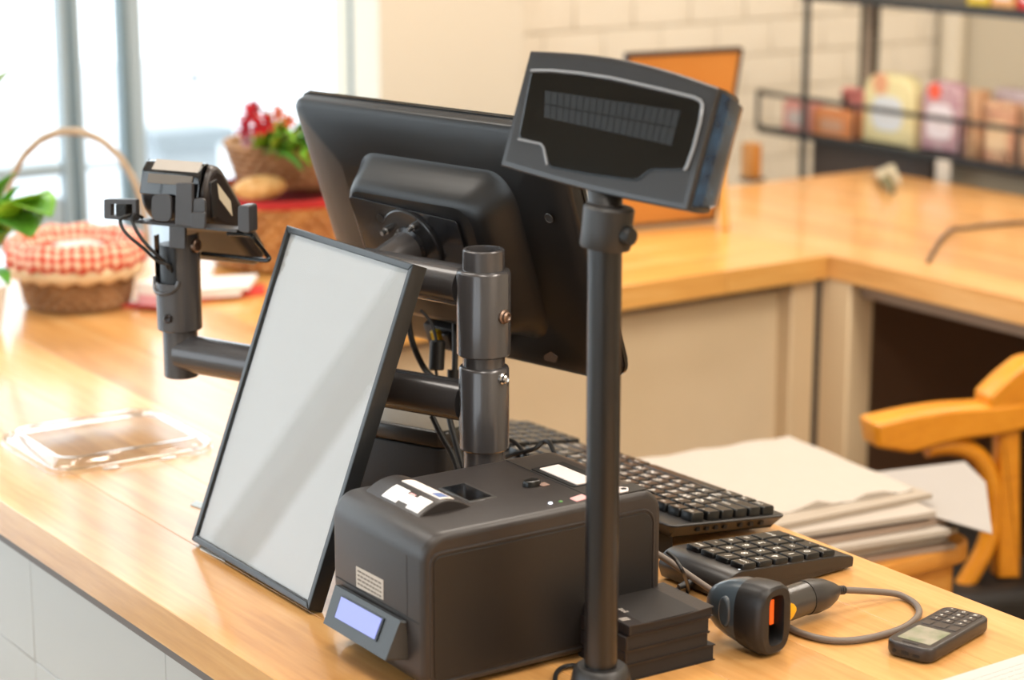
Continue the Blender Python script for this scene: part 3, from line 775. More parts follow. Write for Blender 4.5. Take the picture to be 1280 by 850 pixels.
for r in range(2):
    for c in range(20):
        for k in range(1):
            a0, a1 = (c + .05) / 20, (c + .95) / 20; b0, b1 = (r + .03) / 2, (r + .97) / 2
            def bl(a, b): return (c00.lerp(c10, a)).lerp(c01.lerp(c11, a), b)
            q = [bl(a0, b0), bl(a1, b0), bl(a1, b1), bl(a0, b1)]
            cells.loft([[hp(x.x, x.y, .0016) for x in q], [hp(x.x, x.y, .0020) for x in q]], smooth=False)
cells.put('digit_cells', mat('cell_grey', '191919', .3, spec=.4), cdp, kind='stuff', world=True)
# dark glossy end cap on the right
ends = []
for z, x, yy in ((-.0275, .0800, .036), (-.0275, .0845, .033), (-.020, .0875, .034), (-.008, .0868, .0365), (-.004, .0815, .0385)):
    ends.append([hp(x, -yy + .001, z), hp(x, yy, z)])
vs = [p for e in ends for p in e]; fs = [(2 * i, 2 * i + 1, 2 * i + 3, 2 * i + 2) for i in range(len(ends) - 1)]
fs += [tuple(range(0, 2 * len(ends), 2)), tuple(range(1, 2 * len(ends), 2))[::-1], (0, 1, 2 * len(ends) - 1, 2 * len(ends) - 2)]
B().add(vs, fs, True).put('end_cap', mat('end_cap_blue', '0E1A2A', .12, coat=.6, noise=(60, '2A4258')), cdp, world=True)
# tilting neck, collar and knob under the head
nk0 = hp(.0, -.040, -.014)
na = (V((BX, BY, .30)) - V((BX, BY, .36)))
tilt = (v2 * .5 + V((0, 0, 1)) * .5).normalized()
c1 = V((BX, BY, .3440))
B().tube([V((BX, BY, .335)), nk0 + v2 * .006], [.0108, .0125], 28).put('neck', BLACK, cdp, world=True)
tl_ = (V((0, 0, 1)) + RT * .10).normalized()
cc = onx(757, 308, BX); cc = V((BX, BY, cc.z))
B().lathe([(.0126, -.001), (.0165, -.001), (.0172, .0005), (.0170, .012), (.0172, .026), (.0160, .0275), (.0125, .0275)], cc, tl_, 36).put('collar', BLACK, cdp, world=True)
kd_ = (RT * .75 - vd * .66).normalized()
B().lathe([(.0060, .014), (.0068, .016), (.0068, .020), (.0055, .022), (.0002, .022)], cc + tl_ * .009, kd_, 18).put('knob', RUB, cdp, world=True)

# ================================================================== keyboard
ub = onz(984, 643, .016); ua_ = onz(642, 524, .016)
kyv = (V((ua_.x, ua_.y, 0)) - V((ub.x, ub.y, 0))); KLEN = kyv.length; kyv.normalize(); kxv = V((kyv.y, -kyv.x, 0))
kt = math.radians(7.0)
KX = (kxv * math.cos(kt) - V((0, 0, 1)) * math.sin(kt))      # towards the user, sloping down
KZ = KX.cross(kyv)
KW = .136
kbm = axes(V((ub.x, ub.y, .016)), KX, kyv, KZ)
kbd = thing('keyboard', 'black full keyboard behind the printer, keys with pale letters', 'keyboard', M=kbm)
ok = rrect(-KW, 0, 0, KLEN, .008)
def kring(ins, z): return [(x, y, z) for x, y in inset(ok, ins)]
B().loft([kring(.010, -.013), kring(.006, -.0085), kring(.0015, -.0035), kring(0, -.002), kring(.0, -.0008), kring(.0012, 0)], True, True).put('base', mat('keyboard_base', '211F1E', .42, bump=(900, .06)), kbd)
for y in (.03, KLEN - .03):
    q = kbm @ V((-KW + .015, y, -.013)); 
    B().box((q.x - .008, q.y - .008, .0004), (q.x + .008, q.y + .008, q.z + .001)).put('foot', RUB, kbd, world=True)
vt = B()
for k in range(7):
    x = -.030 - k * .0125 if k < 3 else -.042 - k * .0105
    vt.box((x, .0018, -.0078), (x + .004, .006, -.0046))
vt.put('vent_slots', DARK, kbd, kind='stuff')
KEYM = mat('key_black', '262322', .30, bump=(1200, .04))
LEG = mat('legend_white', 'F0ECE4', .6)
def keymesh(w, l, h=.0075):
    o = rrect(-w / 2, -l / 2, w / 2, l / 2, .0018, 3); o2 = inset(o, .0010)
    me = B().loft([[(x, y, 0) for x, y in o], [(x, y, h * .78) for x, y in o], [(x, y, h * .95) for x, y in inset(o, .0006)], [(x, y, h) for x, y in o2]], False, True).mesh('key')
    me.materials.append(KEYM); return me
KC = {}
def key(parent, x, y, z, w, l, ch=None, h=.0075, rot=0, size=.0052):
    k = (round(w, 4), round(l, 4), h)
    if k not in KC: KC[k] = keymesh(w, l, h)
    o = link('key', KC[k], None, parent, loc=(x, y, z))
    if ch:
        g = glyph(ch, size)
        if not g.materials: g.materials.append(LEG)
        t = link('legend', g, None, o, loc=(-.0012 if l < .02 else 0, .0018 if l < .02 else l * .25, h + .00015)); t.rotation_euler = (0, 0, rot)
rows = [["Esc", "F1", "F2", "F3", "F4", "F5", "F6", "F7", "F8", "F9", "F10", "F11", "F12", "Prt", "Del"],
        list("`1234567890-=") + [("Back", 2.0)],
        [("Tab", 1.5)] + list("QWERTYUIOP[]") + [("\\", 1.5)],
        [("Caps", 1.75)] + list("ASDFGHJKL;'") + [("Enter", 2.25)],
        [("Shift", 2.25)] + list("ZXCVBNM,./") + [("Shift", 2.75)],
        [("Ctrl", 1.25), ("Fn", 1.0), ("Alt", 1.25), (None, 6.0), ("Alt", 1.25), ("Fn", 1.0), ("Ctrl", 1.5)]]
RP = .0163; KP = .0172
for ri, row in enumerate(rows):
    x = -.1005 + ri * RP + (.0 if ri else -.002)
    y = .0030
    for it in row:
        ch, u_ = (it, 1.0) if isinstance(it, str) else it
        l = KP * u_
        key(kbd, x, y + l / 2, 0, RP - .0022, l - .0024, ch, rot=pi / 2, size=.0108 if ch and len(ch) == 1 else .0052)
        y += l
    if ri < 3 or ri == 4:      # navigation columns at the far end
        y0 = .0030 + 15 * KP + .009
    else: y0 = None
    for c in range(5):
        key(kbd, x, .0030 + 15.6 * KP + (c + .5) * KP, 0, RP - .0022, KP - .0024, None, rot=pi / 2)

# ================================================================== numeric keypad
n0 = onz(925, 714, .0262); n1 = onz(1067, 694, .012)
nx = (V((n1.x, n1.y, 0)) - V((n0.x, n0.y, 0))); NL = nx.length + .006; nx.normalize(); ny = V((-nx.y, nx.x, 0))
npm = axes(V((n0.x, n0.y, 0)) - nx * .006, nx, ny, V((0, 0, 1)))
nk = thing('numeric_keypad', 'small black number pad lying in front of the keyboard', 'keypad', M=npm)
NW = .080
# wedge profile in (x, z): thick rounded back edge, thin user edge
pn = rpoly([(-.006, .002), (-.0105, .014), (-.004, .0235), (.006, .0262), (.118, .0155), (NL + .001, .0110), (NL, .002), (.11, .002), (.02, .002)], [.002, .004, .006, .004, .004, .003, .001, .01, .01], 4)
B().slab(pn, 0, NW, .0012, .0012, 2, lambda x, y, z: (x, z, y)).put('base', mat('keypad_base', '262321', .36, bump=(900, .05)), nk)
def ntz(x): return .0258 + (.0152 - .0258) * (x - .006) / (.118 - .006)
ang = math.atan2(.0258 - .0152, .112)
npk = bpy.data.objects.new('key_field', None)
nr = [["Esc", "7", "4", "1", "0", "00"], ["=", "8", "5", "2", ".", "Fn"], ["/", "9", "6", "3", ",", "+"], ["<", "*", "-", "+", ("Enter", 2)]]
NPX, NPY = .0181, .0174
npnames = [["Num", "7", "4", "1", "0", "Del"], ["/", "8", "5", "2", "00", "."], ["*", "9", "6", "3", ",", "Tab"], ["Back", "-", "+", "=", ("Enter", 2)]]
bpy.data.objects.remove(npk)
for j, line in enumerate(npnames):
    x = .0085
    for it in line:
        ch, u_ = (it, 1) if isinstance(it, str) else it
        l = NPX * u_
        xc = x + l / 2
        k = ('n', u_)
        if k not in KC: KC[k] = keymesh(l - .0022, NPY - .0026, .0055)
        o = link('key', KC[k], None, nk, loc=(xc, .0000 + (j + .5) * NPY, ntz(xc) - .0006)); o.rotation_euler = (0, ang, 0)
        g = glyph(ch, .0098 if len(ch) == 1 else .0050)
        if not g.materials: g.materials.append(LEG)
        t = link('legend', g, None, o, loc=(0, 0, .0055 + .00015)); t.rotation_euler = (0, 0, pi / 2)
        x += l
B().lathe([(.0009, ntz(.009) - .001), (.0009, ntz(.009) + .0006), (.0001, ntz(.009) + .0008)], (.009, .004, 0), n=10).put('indicator', mat('ledw', 'DDE6F0', .3, emit=('DDE6F0', 1.0)), nk)
B().tube([(-.009, .040, .009), (-.014, .040, .0085), (-.022, .041, .0075)], [.0032, .0030, .0022], 10).put('strain_relief', RUB, nk)
B().tube(spline([npm.inverted() @ V(p) for p in (npm @ V((-.02, .041, .0078)), onz(862, 724, .006), onz(852, 733, .004), onz(838, 742, .004), V((1.000, 1.255, .004)))], 6), .0018, 8).put('cord', RUB, nk)

# ================================================================== bill folders, stacked
def fold_xy(px, py, z): q = onz(px, py, z); return q
f_far, f_right, f_front = onz(837, 731, .0445), onz(889.5, 756, .0445), onz(785, 781, .0445)
fx = V((f_right.x - f_front.x, f_right.y - f_front.y, 0)); FXL = fx.length; fx.normalize(); fy = V((-fx.y, fx.x, 0))
FYL = .062
FOLD = mat('folder_brown_black', '1D1615', .42, bump=(500, .15))
lay = [(0, .0125), (.0125, .011), (.0238, .0115), (.0356, .0078)]
lbls = ['lowest dark folder of the stack between printer and scanner', 'second folder from the bottom of the dark stack beside the scanner',
        'second folder from the top of the dark stack beside the scanner', 'top dark folder of the stack, curved cover with white print']
random.seed(8)
for i, (z, h) in enumerate(lay):
    dx, dy = random.uniform(-.0015, .0015), random.uniform(-.001, .001)
    if i == 0: dx = .001
    fo = thing('bill_folder', lbls[i], 'folder', M=axes(V((f_front.x, f_front.y, z)) + fx * dx + fy * dy, fx, fy, V((0, 0, 1))), group='dark folders stacked beside the printer')
    L_ = FXL + (.004 if i == 0 else 0)
    B().box((.0015, .001, .0006), (L_ - .001, FYL - .001, h - .0008)).put('pages', mat('dark_pages', '1B1614', .7), fo)
    def cover(z0, t, bow):
        rg_ = []
        for k in range(9):
            x = L_ * k / 8; b_ = -bow * math.sin(pi * k / 8)
            rg_.append([(x, 0, z0 + b_), (x, FYL, z0 + b_), (x, FYL, z0 + t + b_), (x, 0, z0 + t + b_)])
        return B().loft(rg_, smooth=True)
    cover(0, .0007, 0).put('cover', FOLD, fo)
    cover(h - .0008, .0008, .0016 if i == 3 else .0004).put('cover', FOLD, fo)
    B().box((-.001, .0, .0), (.0012, FYL, h), .0005, 1).put('spine', FOLD, fo)
    if i == 3:
        Mi = ROOT[fo.name].inverted()
        tb = B()
        for (px0, py0), (px1, py1), rws in (((773, 759), (803, 751), 3), ((774, 772), (783, 769), 2)):
            a = Mi @ onz(px0, py0, .0445); c = Mi @ onz(px1, py1, .0445)
            for r in range(rws):
                yy = a.y - r * .0032
                x = a.x
                while x < c.x:
                    l = random.uniform(.001, .0022); zz_ = h - .0016 * math.sin(pi * min(1, max(0, x / L_)))
                    tb.box((x, yy - .0011, zz_ - .0006), (min(x + l, c.x), yy + .0011, zz_ + .0002)); x += l + .0005
        tb.put('print', mat('grey_print', 'A79E96', .7), fo, kind='stuff')

# ================================================================== barcode scanner (lying on its side)
s_f = V((.12, -.992, 0)).normalized()          # direction the window faces
s_h = V((.992, .12, 0))                        # handle direction
s_w = V((0, 0, 1))
S0 = onz(972, 812, .004); S0 = V((S0.x - .004, S0.y - .002, .0285))
sm = axes(S0, s_h, s_f * -1, s_w)              # local x handle, y backwards, z up
bs = thing('barcode_scanner', 'dark grey handheld barcode scanner lying on its side', 'scanner', M=sm)
def sring(y, hx, hz, cx, cz=0, e=2.6, n=28):
    o = []
    for k in range(n):
        t = 2 * pi * k / n; c, s_ = math.cos(t), math.sin(t)
        o.append((cx + hx * math.copysign(abs(c) ** (2 / e), c), y, cz + hz * math.copysign(abs(s_) ** (2 / e), s_)))
    return o
NOSE = mat('scanner_rubber', '1D1A19', .42)
SB = mat('scanner_shell', '414B53', .28, coat=.35)
# nose ring with a real window opening
n_in = lambda y, k=1.0: sring(y, .0085 * k, .0195 * k, 0, 0, 4.5)
B().loft([sring(.026, .0185, .0262, 0), sring(.018, .0192, .0275, 0), sring(.006, .0188, .0278, 0, 0, 2.9), sring(.001, .0172, .0265, 0, 0, 3.0), sring(-.0005, .0150, .0245, 0, 0, 3.2), n_in(-.0002)], False, False).put('nose', NOSE, bs)
B().loft([n_in(-.0001), n_in(.001, .97), n_in(.016, .95)], False, False).put('window_tunnel', DARK, bs)
B().loft([n_in(.0155, .96), n_in(.0165, .96)], True, True).put('window', mat('scan_window', '08080A', .08, coat=.5), bs)
B().box((.0030, .0085, -.007), (.0074, .0100, .0125), .0005, 1).put('light_bar', mat('scan_orange', 'C8571C', .4, emit=('E0561A', .9)), bs, label='orange glow inside the reading window')
hd = []
for y, hx, hz, cx in ((.0255, .0182, .0258, 0), (.033, .0178, .0252, 0), (.042, .0165, .0228, -.001), (.050, .0145, .0192, -.002), (.057, .0115, .0145, -.003), (.061, .007, .0085, -.0035), (.063, .001, .001, -.004)):
    hd.append(sring(y, hx, hz, cx, 0, 2.3))
B().loft(hd, True, True).put('head', SB, bs)
B().slab(ell(.036, .001, .0065, .0125), .0152, .0184, 0, .0025, 3, lambda x, y, z: (-z - .0005, x, y)).put('side_button', mat('scanner_side', '3E454B', .3, coat=.2), bs)
# handle, trigger, end boot
hz0 = -.009
def hring(x, ry_, rz, cy=.036, cz=hz0, n=22): return [(x, cy + ry_ * math.cos(2 * pi * k / n), cz + rz * math.sin(2 * pi * k / n)) for k in range(n)]
B().loft([hring(.004, .0140, .0145, .034), hring(.022, .0132, .0140, .034), hring(.046, .0126, .0136, .034), hring(.072, .0124, .0134, .034)], True, True).put('handle', mat('handle_grey', '45423F', .3, metal=.25, coat=.15), bs)
B().loft([hring(.0715, .0130, .0140, .034, -.009), hring(.082, .0138, .0140, .034, -.010), hring(.094, .0118, .0122, .034, -.011), hring(.104, .0080, .0085, .034, -.012), hring(.110, .0048, .0050, .034, -.012)], True, True).put('handle_boot', mat('boot_black', '2E2C2C', .35), bs)
B().loft([[(.0165, .0235 - d, -.004 + z) for z in (-.009, -.004, .004, .009)] for d in (-.004, 0)] , False, False)
tg = []
for k in range(7):
    t = k / 6; r_ = .0085 * math.sqrt(max(0, 1 - t * t * .95))
    tg.append([(.0325 + .015 * t, .0195 + .0015 * t + .002 * (1 - math.cos(2 * pi * j / 10)) * .4, hz0 + r_ * math.sin(2 * pi * j / 10)) for j in range(10)])
B().loft(tg, True, True).put('trigger', mat('trigger_yellow', 'E8A912', .35), bs, label='yellow trigger')
bc_ = sm @ V((.109, .034, -.012))
cord = [bc_, bc_ + s_h * .010 - V((0, 0, .002)), onz(1112, 741, .006), onz(1132, 747, .003), onz(1146, 757, .003), onz(1148, 769, .003), onz(1132, 783, .003), onz(1105, 793, .003), onz(1070, 800, .003), onz(1035, 800, .003), onz(1000, 791, .003), onz(975, 778, .003),
        onz(950, 764, .003), onz(922, 752, .003), onx(895, 741, 1.042), onx(866, 722, 1.036), onx(840, 704, 1.031), onx(815, 688, 1.026)]
B().tube(spline(cord, 6), .0027, 10).put('cord', CORDG, bs, world=True)
q = spline([bc_, bc_ + s_h * .010 - V((0, 0, .002)), onz(1112, 741, .006)], 4)
for k in range(5):
    t = bc_ + (q[4] - bc_).normalized() * .0024 * k
    B().lathe([(.0036, -.0008), (.0038, 0), (.0036, .0008)], t, (q[4] - bc_), 12).put('strain_ring', mat('boot_black', '2E2C2C', .35), bs, world=True)

# ================================================================== mobile phone
fa, fb, fc_ = onz(1112, 797, .012), onz(1163, 815, .012), onz(1240, 771, .012)
px_ = V((fc_.x - fb.x, fc_.y - fb.y, 0)); PLN = px_.length; px_.normalize(); py_ = V((-px_.y, px_.x, 0)); PWD = .0395
ph = thing('mobile_phone', 'small black button phone lying at the counter edge', 'phone', M=axes(V((fb.x, fb.y, 0)), px_, py_, V((0, 0, 1))))
PHM = mat('phone_black', '2C2522', .36, bump=(900, .05))
B().slab(rrect(0, 0, PLN, PWD, [.009, .009, .010, .010]), .0004, .0125, .004, .0022, 3).put('body', PHM, ph)
B().slab(rrect(.010, .006, .042, PWD - .006, .001), .012, .0128).put('screen', mat('phone_screen', '9A9484', .12, noise=(70, '7A8068')), ph)
B().box((.0045, .013, .0122), (.0062, .026, .0128)).put('earpiece', DARK, ph)
for y0, y1 in ((.005, .0125), (.0145, .025), (.027, .0345)):
    B().slab(rrect(.047, y0, .0565, y1, .0015), .012, .0132, 0, .0004, 1).put('key', mat('phone_key', '3E3632', .3), ph)
pk = B().slab(rrect(0, 0, .0062, .0085, .001), 0, .0011, 0, .0004, 1).mesh('key'); pk.materials.append(mat('phone_key', '3E3632', .3))
pch = [["1", "2", "3"], ["4", "5", "6"], ["7", "8", "9"], ["*", "0", "#"]]
for r in range(4):
    for c in range(3):
        o = link('key', pk, None, ph, loc=(.0595 + r * .0080, .0055 + (2 - c) * .0102, .0122))
        g = glyph(pch[r][c], .0048)
        if not g.materials: g.materials.append(LEG)
        t = link('legend', g, None, o, loc=(.0031, .00425, .0013)); t.rotation_euler = (0, 0, -pi / 2)
B().lathe([(.0016, -.0002), (.0016, .002), (.0001, .002)], (-.0001, .030, .0058), (1, 0, 0), 12).put('headphone_socket', DARK, ph)
B().box((-.0004, .018, .0045), (.001, .024, .0072)).put('usb_socket', DARK, ph)
B().box((-.0004, .009, .0045), (.001, .0145, .0065)).put('usb_socket', DARK, ph)

# ================================================================== white sheet and mark on the wood
sh = thing('printed_sheet', 'white printed paper sheet at the front corner of the counter', 'paper', onz(1250, 850))
a, c = onz(1182, 850, 0), onz(1280, 819, 0)
dx_ = (c - a).normalized(); dy_ = V((dx_.y, -dx_.x, 0))
o_ = a - dx_ * .02
B().box((0, -.15, .0002), (.13, 0, .0010), R=None).put('sheet', mat('sheet_white', 'B4B1AC', .8), sh)
sh.matrix_world = axes(o_, dx_, -dy_, V((0, 0, 1))); ROOT[sh.name] = sh.matrix_world.copy()
ln = B()
for r in range(8):
    x = .03
    while x < .12:
        l = random.uniform(.004, .012); ln.box((x, -.012 - r * .006 - .0006, .0009), (min(x + l, .125), -.012 - r * .006 + .0006, .0012)); x += l + .002
ln.put('print', mat('faint_ink', 'B0ACA8', .7), sh, kind='stuff')
chp = tag(B().slab(ell(0, 0, .007, .0017), 0, .0006).put('bark_chip', mat('chip_brown', '3A2012', .6)), 'tiny dark brown chip on the wood in front of the phone', 'chip')
q = onz(1146, 843); chp.location = (q.x, q.y, .0001); chp.rotation_euler = (0, 0, -.9)

# ================================================================== clear plastic lid
ld_ = onz(133, 556, .008)
lx, ly = V((.955, -.30, 0)).normalized(), None
la, lb2, lcc, ldd = onz(3, 548, .012), onz(262, 546, .012), onz(78, 592, .006), onz(182, 515, .012)
lo_ = onz(133, 556, 0)
lm = yawm((lo_.x, lo_.y, 0), -.02)
cl = thing('plastic_lid', 'clear plastic tray lid lying on the oak worktop', 'lid', M=lm)
LW, LH = .086, .079
def lring(ins, z): return [(x, y, z) for x, y in rrect(-LW + ins, -LH + ins, LW - ins, LH - ins, max(.004, .026 - ins * .6), 6)]
B().loft([lring(.016, .0108), lring(.015, .013), lring(.012, .013), lring(.010, .007), lring(.006, .0035), lring(.003, .0035), lring(0, .0065), lring(-.0005, .0005), lring(-.0014, .0004)], False, False).put('rim', CLEARP, cl)
B().loft([lring(.0155, .0104), lring(.0155, .0112)], True, True).put('panel', CLEARP, cl)
for sx in (-1, 1):
    B().box((sx * .03 - .008, -LH - .006, .0005), (sx * .03 + .008, -LH + .001, .002), .0005, 1).put('tab', CLEARP, cl)

# ================================================================== wicker basket with gingham liner
def weave(c, rb, rt, z0, z1, nrow, nst, m, parent, name='woven_side', sy=1.0):
    b = B()
    for i in range(nrow):
        t = (i + .5) / nrow; r = rb + (rt - rb) * t; z = c.z + z0 + (z1 - z0) * t; hh = (z1 - z0) / nrow * .56
        b.tube([V((c.x + (r + .0022 * math.cos(nst * k * 2 * pi / (nst * 4) * 1 + pi * (i % 2))) * math.cos(2 * pi * k / (nst * 4)), c.y + sy * (r + .0022 * math.cos(nst * k * 2 * pi / (nst * 4) + pi * (i % 2))) * math.sin(2 * pi * k / (nst * 4)), z)) for k in range(nst * 4)], hh, 5, closed=True)
    for k in range(nst):
        a = 2 * pi * k / nst
        b.tube([V((c.x + rb * math.cos(a), c.y + sy * rb * math.sin(a), c.z + z0)), V((c.x + rt * math.cos(a), c.y + sy * rt * math.sin(a), c.z + z1))], .0016, 5)
    return b.put(name, m, parent, kind='stuff', world=True)
bcn = V((1.103, 2.563, 0))
wk = thing('wicker_basket', 'round wicker basket with red checked cloth and tall hoop handle', 'basket', bcn)
B().lathe([(.001, .001), (.062, .001), (.062, .004), (.001, .004)], bcn, n=32).put('basket_floor', WICK, wk, world=True)
weave(bcn, .063, .078, .004, .080, 10, 26, WICK, wk)
g = bpy.data.materials.new('gingham'); g.use_nodes = True
nt = g.node_tree; bb = nt.nodes['Principled BSDF']; bb.inputs['Roughness'].default_value = .85
uvn = nt.nodes.new('ShaderNodeUVMap'); sx_ = nt.nodes.new('ShaderNodeSeparateXYZ'); nt.links.new(uvn.outputs[0], sx_.inputs[0])
def stripe(i, k):
    m_ = nt.nodes.new('ShaderNodeMath'); m_.operation = 'MULTIPLY'; m_.inputs[1].default_value = k; nt.links.new(sx_.outputs[i], m_.inputs[0])
    f_ = nt.nodes.new('ShaderNodeMath'); f_.operation = 'FRACT'; nt.links.new(m_.outputs[0], f_.inputs[0])
    g_ = nt.nodes.new('ShaderNodeMath'); g_.operation = 'GREATER_THAN'; g_.inputs[1].default_value = .5; nt.links.new(f_.outputs[0], g_.inputs[0]); return g_
s1_, s2_ = stripe(0, 44), stripe(1, 7)
ad = nt.nodes.new('ShaderNodeMath'); ad.operation = 'ADD'; nt.links.new(s1_.outputs[0], ad.inputs[0]); nt.links.new(s2_.outputs[0], ad.inputs[1])
hf = nt.nodes.new('ShaderNodeMath'); hf.operation = 'MULTIPLY'; hf.inputs[1].default_value = .5; nt.links.new(ad.outputs[0], hf.inputs[0])
rp_ = nt.nodes.new('ShaderNodeValToRGB'); rp_.color_ramp.elements[0].color = hexc('EBD9BE'); rp_.color_ramp.elements[1].color = hexc('C4281F')
k_ = rp_.color_ramp.elements.new(.5); k_.color = hexc('E08A72')
nt.links.new(hf.outputs[0], rp_.inputs[0]); nt.links.new(rp_.outputs[0], bb.inputs['Base Color'])
prof_ = [(.060, .058), (.068, .076), (.074, .088), (.081, .091), (.086, .086), (.088, .074), (.088, .058)]
N_ = 72
vs, fs, uv = [], [], []
for i, (r, z) in enumerate(prof_):
    for k in range(N_):
        a = 2 * pi * k / N_; rr2 = r + .0022 * math.sin(k * 1.7 + i) + .0015 * math.sin(9 * a)
        zz2 = z + (.003 * math.sin(24 * a) if i == len(prof_) - 1 else .0015 * math.sin(11 * a + i))
        vs.append((rr2 * math.cos(a), rr2 * math.sin(a), zz2))
me = bpy.data.meshes.new('liner')
for i in range(len(prof_) - 1):
    for k in range(N_): fs.append((i * N_ + k, i * N_ + (k + 1) % N_, (i + 1) * N_ + (k + 1) % N_, (i + 1) * N_ + k))
me.from_pydata(vs, [], fs)
ul = me.uv_layers.new(name='UVMap')
for p_ in me.polygons:
    i, k = divmod(p_.index, N_)
    for li, (du, dv) in zip(p_.loop_indices, ((0, 0), (1, 0), (1, 1), (0, 1))): ul.data[li].uv = ((k + du) / N_, (i + dv) / (len(prof_) - 1))
    p_.use_smooth = True
me.materials.append(g)
ln_ = link('cloth_liner', me, None, wk, label='red and cream checked cloth')
sd = ln_.modifiers.new('s', 'SOLIDIFY'); sd.thickness = .001
# cream scalloped lace under the check
vs, fs = [], []
for i, (r, z) in enumerate(((.0875, .060), (.0865, .050), (.084, .042))):
    for k in range(N_):
        a = 2 * pi * k / N_; vs.append(((r + .001 * math.sin(18 * a)) * math.cos(a), (r + .001 * math.sin(18 * a)) * math.sin(a), z + (.0025 * math.sin(18 * a) if i == 2 else 0)))
for i in range(2):
    for k in range(N_): fs.append((i * N_ + k, i * N_ + (k + 1) % N_, (i + 1) * N_ + (k + 1) % N_, (i + 1) * N_ + k))
lb_ = B(); lb_.add(vs, fs, True); lo2 = lb_.put('lace_edge', mat('cream_lace', 'D9BE98', .85), wk)
sd = lo2.modifiers.new('s', 'SOLIDIFY'); sd.thickness = .001
hpts = []
dirh = V((RT.x, RT.y, 0))
for k in range(25):
    a = pi * k / 24
    hpts.append(bcn + dirh * (-.093 * math.cos(a)) + V((0, 0, .07 + .155 * math.sin(a) ** .85)))
hl = B()
for ph_ in (0, 2.1, 4.2):
    tw = []
    for k, p_ in enumerate(hpts): tw.append(p_ + V((0, 0, 1)) * .0022 * math.sin(ph_ + k * .9) + vd * .0022 * math.cos(ph_ + k * .9))
    hl.tube(spline(tw, 2), .0036, 6)
hl.put('hoop_handle', mat('cane', 'A8957E', .6), wk, world=True)
B().slab(ell(0, 0, .045, .040), .050, .080, .01, .018, 3).put('napkin', mat('napkin', 'DAD2C8', .8), wk)

# ================================================================== second basket stack with flowers
fb_ = V((1.455, 2.66, 0))
fk = thing('bread_basket', 'brown woven basket with red lining standing on the worktop behind the terminal', 'basket', fb_)
B().lathe([(.001, .001), (.085, .001), (.085, .004), (.001, .004)], fb_, n=32).put('basket_floor', WICKD, fk, world=True)
weave(fb_, .088, .112, .004, .098, 9, 30, WICKD, fk)
B().lathe([(.090, .006), (.112, .098), (.117, .106), (.119, .098), (.118, .094)], fb_, n=48, cap0=False, cap1=False).put('red_lining', mat('red_cloth', 'A81E1E', .8), fk, world=True)
B().lathe([(.001, .085), (.108, .085), (.001, .0851)], fb_, n=30).put('napkin', mat('red_cloth', 'A81E1E', .8), fk, world=True)
q = at(345, 248, 2.86); br = thing('bread_roll', 'pale bread roll lying in the brown woven basket', 'bread', (fb_.x - .068, fb_.y - .070, .104))
B().loft([[(.040 * math.cos(pi * (i / 8 - .5)) * 0 + .040 * math.sin(pi * (i / 8 - .5)), .018 * max(.05, math.cos(pi * (i / 8 - .5))) * math.cos(2 * pi * k / 14), .018 + .017 * max(.05, math.cos(pi * (i / 8 - .5))) * math.sin(2 * pi * k / 14)) for k in range(14)] for i in range(9)]).put('crust', mat('crust', 'D8B27E', .7, noise=(60, 'C2904E')), br)
ub_ = fb_ + V((.025, .02, .114))
uk = thing('flower_basket', 'shallow wicker basket of red flowers and greenery on top of another basket', 'basket', ub_)
weave(ub_ + V((.01, .01, 0)), .072, .090, .0, .055, 6, 26, WICK, uk)
B().lathe([(.001, -.004), (.074, -.004), (.074, .002), (.001, .002)], ub_ + V((.01, .01, 0)), n=32).put('basket_floor', WICK, uk, world=True)
B().lathe([(.085, .036), (.001, .040)], ub_ + V((.01, .01, 0)), n=24, cap0=False).put('soil', mat('moss', '5A6A2C', .9), uk, world=True)
random.seed(11)
def leaf(parent, base, tip, width, m, name='leaf', bend=.25):
    base, tip = V(base), V(tip); d = tip - base; L_ = d.length; d.normalize()
    s_ = d.cross(V((0, 0, 1)));  s_ = s_.normalized() if s_.length > .05 else V((1, 0, 0)); n_ = s_.cross(d)
    vs, fs = [], []
    for i in range(8):
        t = i / 7; wv = width * math.sin(pi * min(.999, t * .93 + .05)) ** .8 * (1 - .3 * t); c_ = base + d * L_ * t - n_ * (bend * L_ * (t - .5) ** 2 * 2)
        for j in (-1, -.5, 0, .5, 1): vs.append(c_ + s_ * wv * j * .5 + n_ * abs(j) * wv * .12)
    for i in range(7):
        for j in range(4): fs.append((i * 5 + j, i * 5 + j + 1, i * 5 + j + 6, i * 5 + j + 5))
    b_ = B(); b_.add(vs, fs, True); o = b_.put(name, m, parent, world=True)
    sd_ = o.modifiers.new('s', 'SOLIDIFY'); sd_.thickness = .0008
    return o
cen = ub_ + V((.01, .01, .05))
for k in range(26):
    px, py = random.uniform(338, 420), random.uniform(122, 190)
    tip = at(px, py, 2.88 + random.uniform(-.05, .06))
    leaf(uk, cen + V((random.uniform(-.06, .05), random.uniform(-.04, .04), -.01)), tip, random.uniform(.016, .03), random.choice([LEAF, LEAF, LEAFD, mat('leaf_yellow', 'B5BE3A', .5)]))
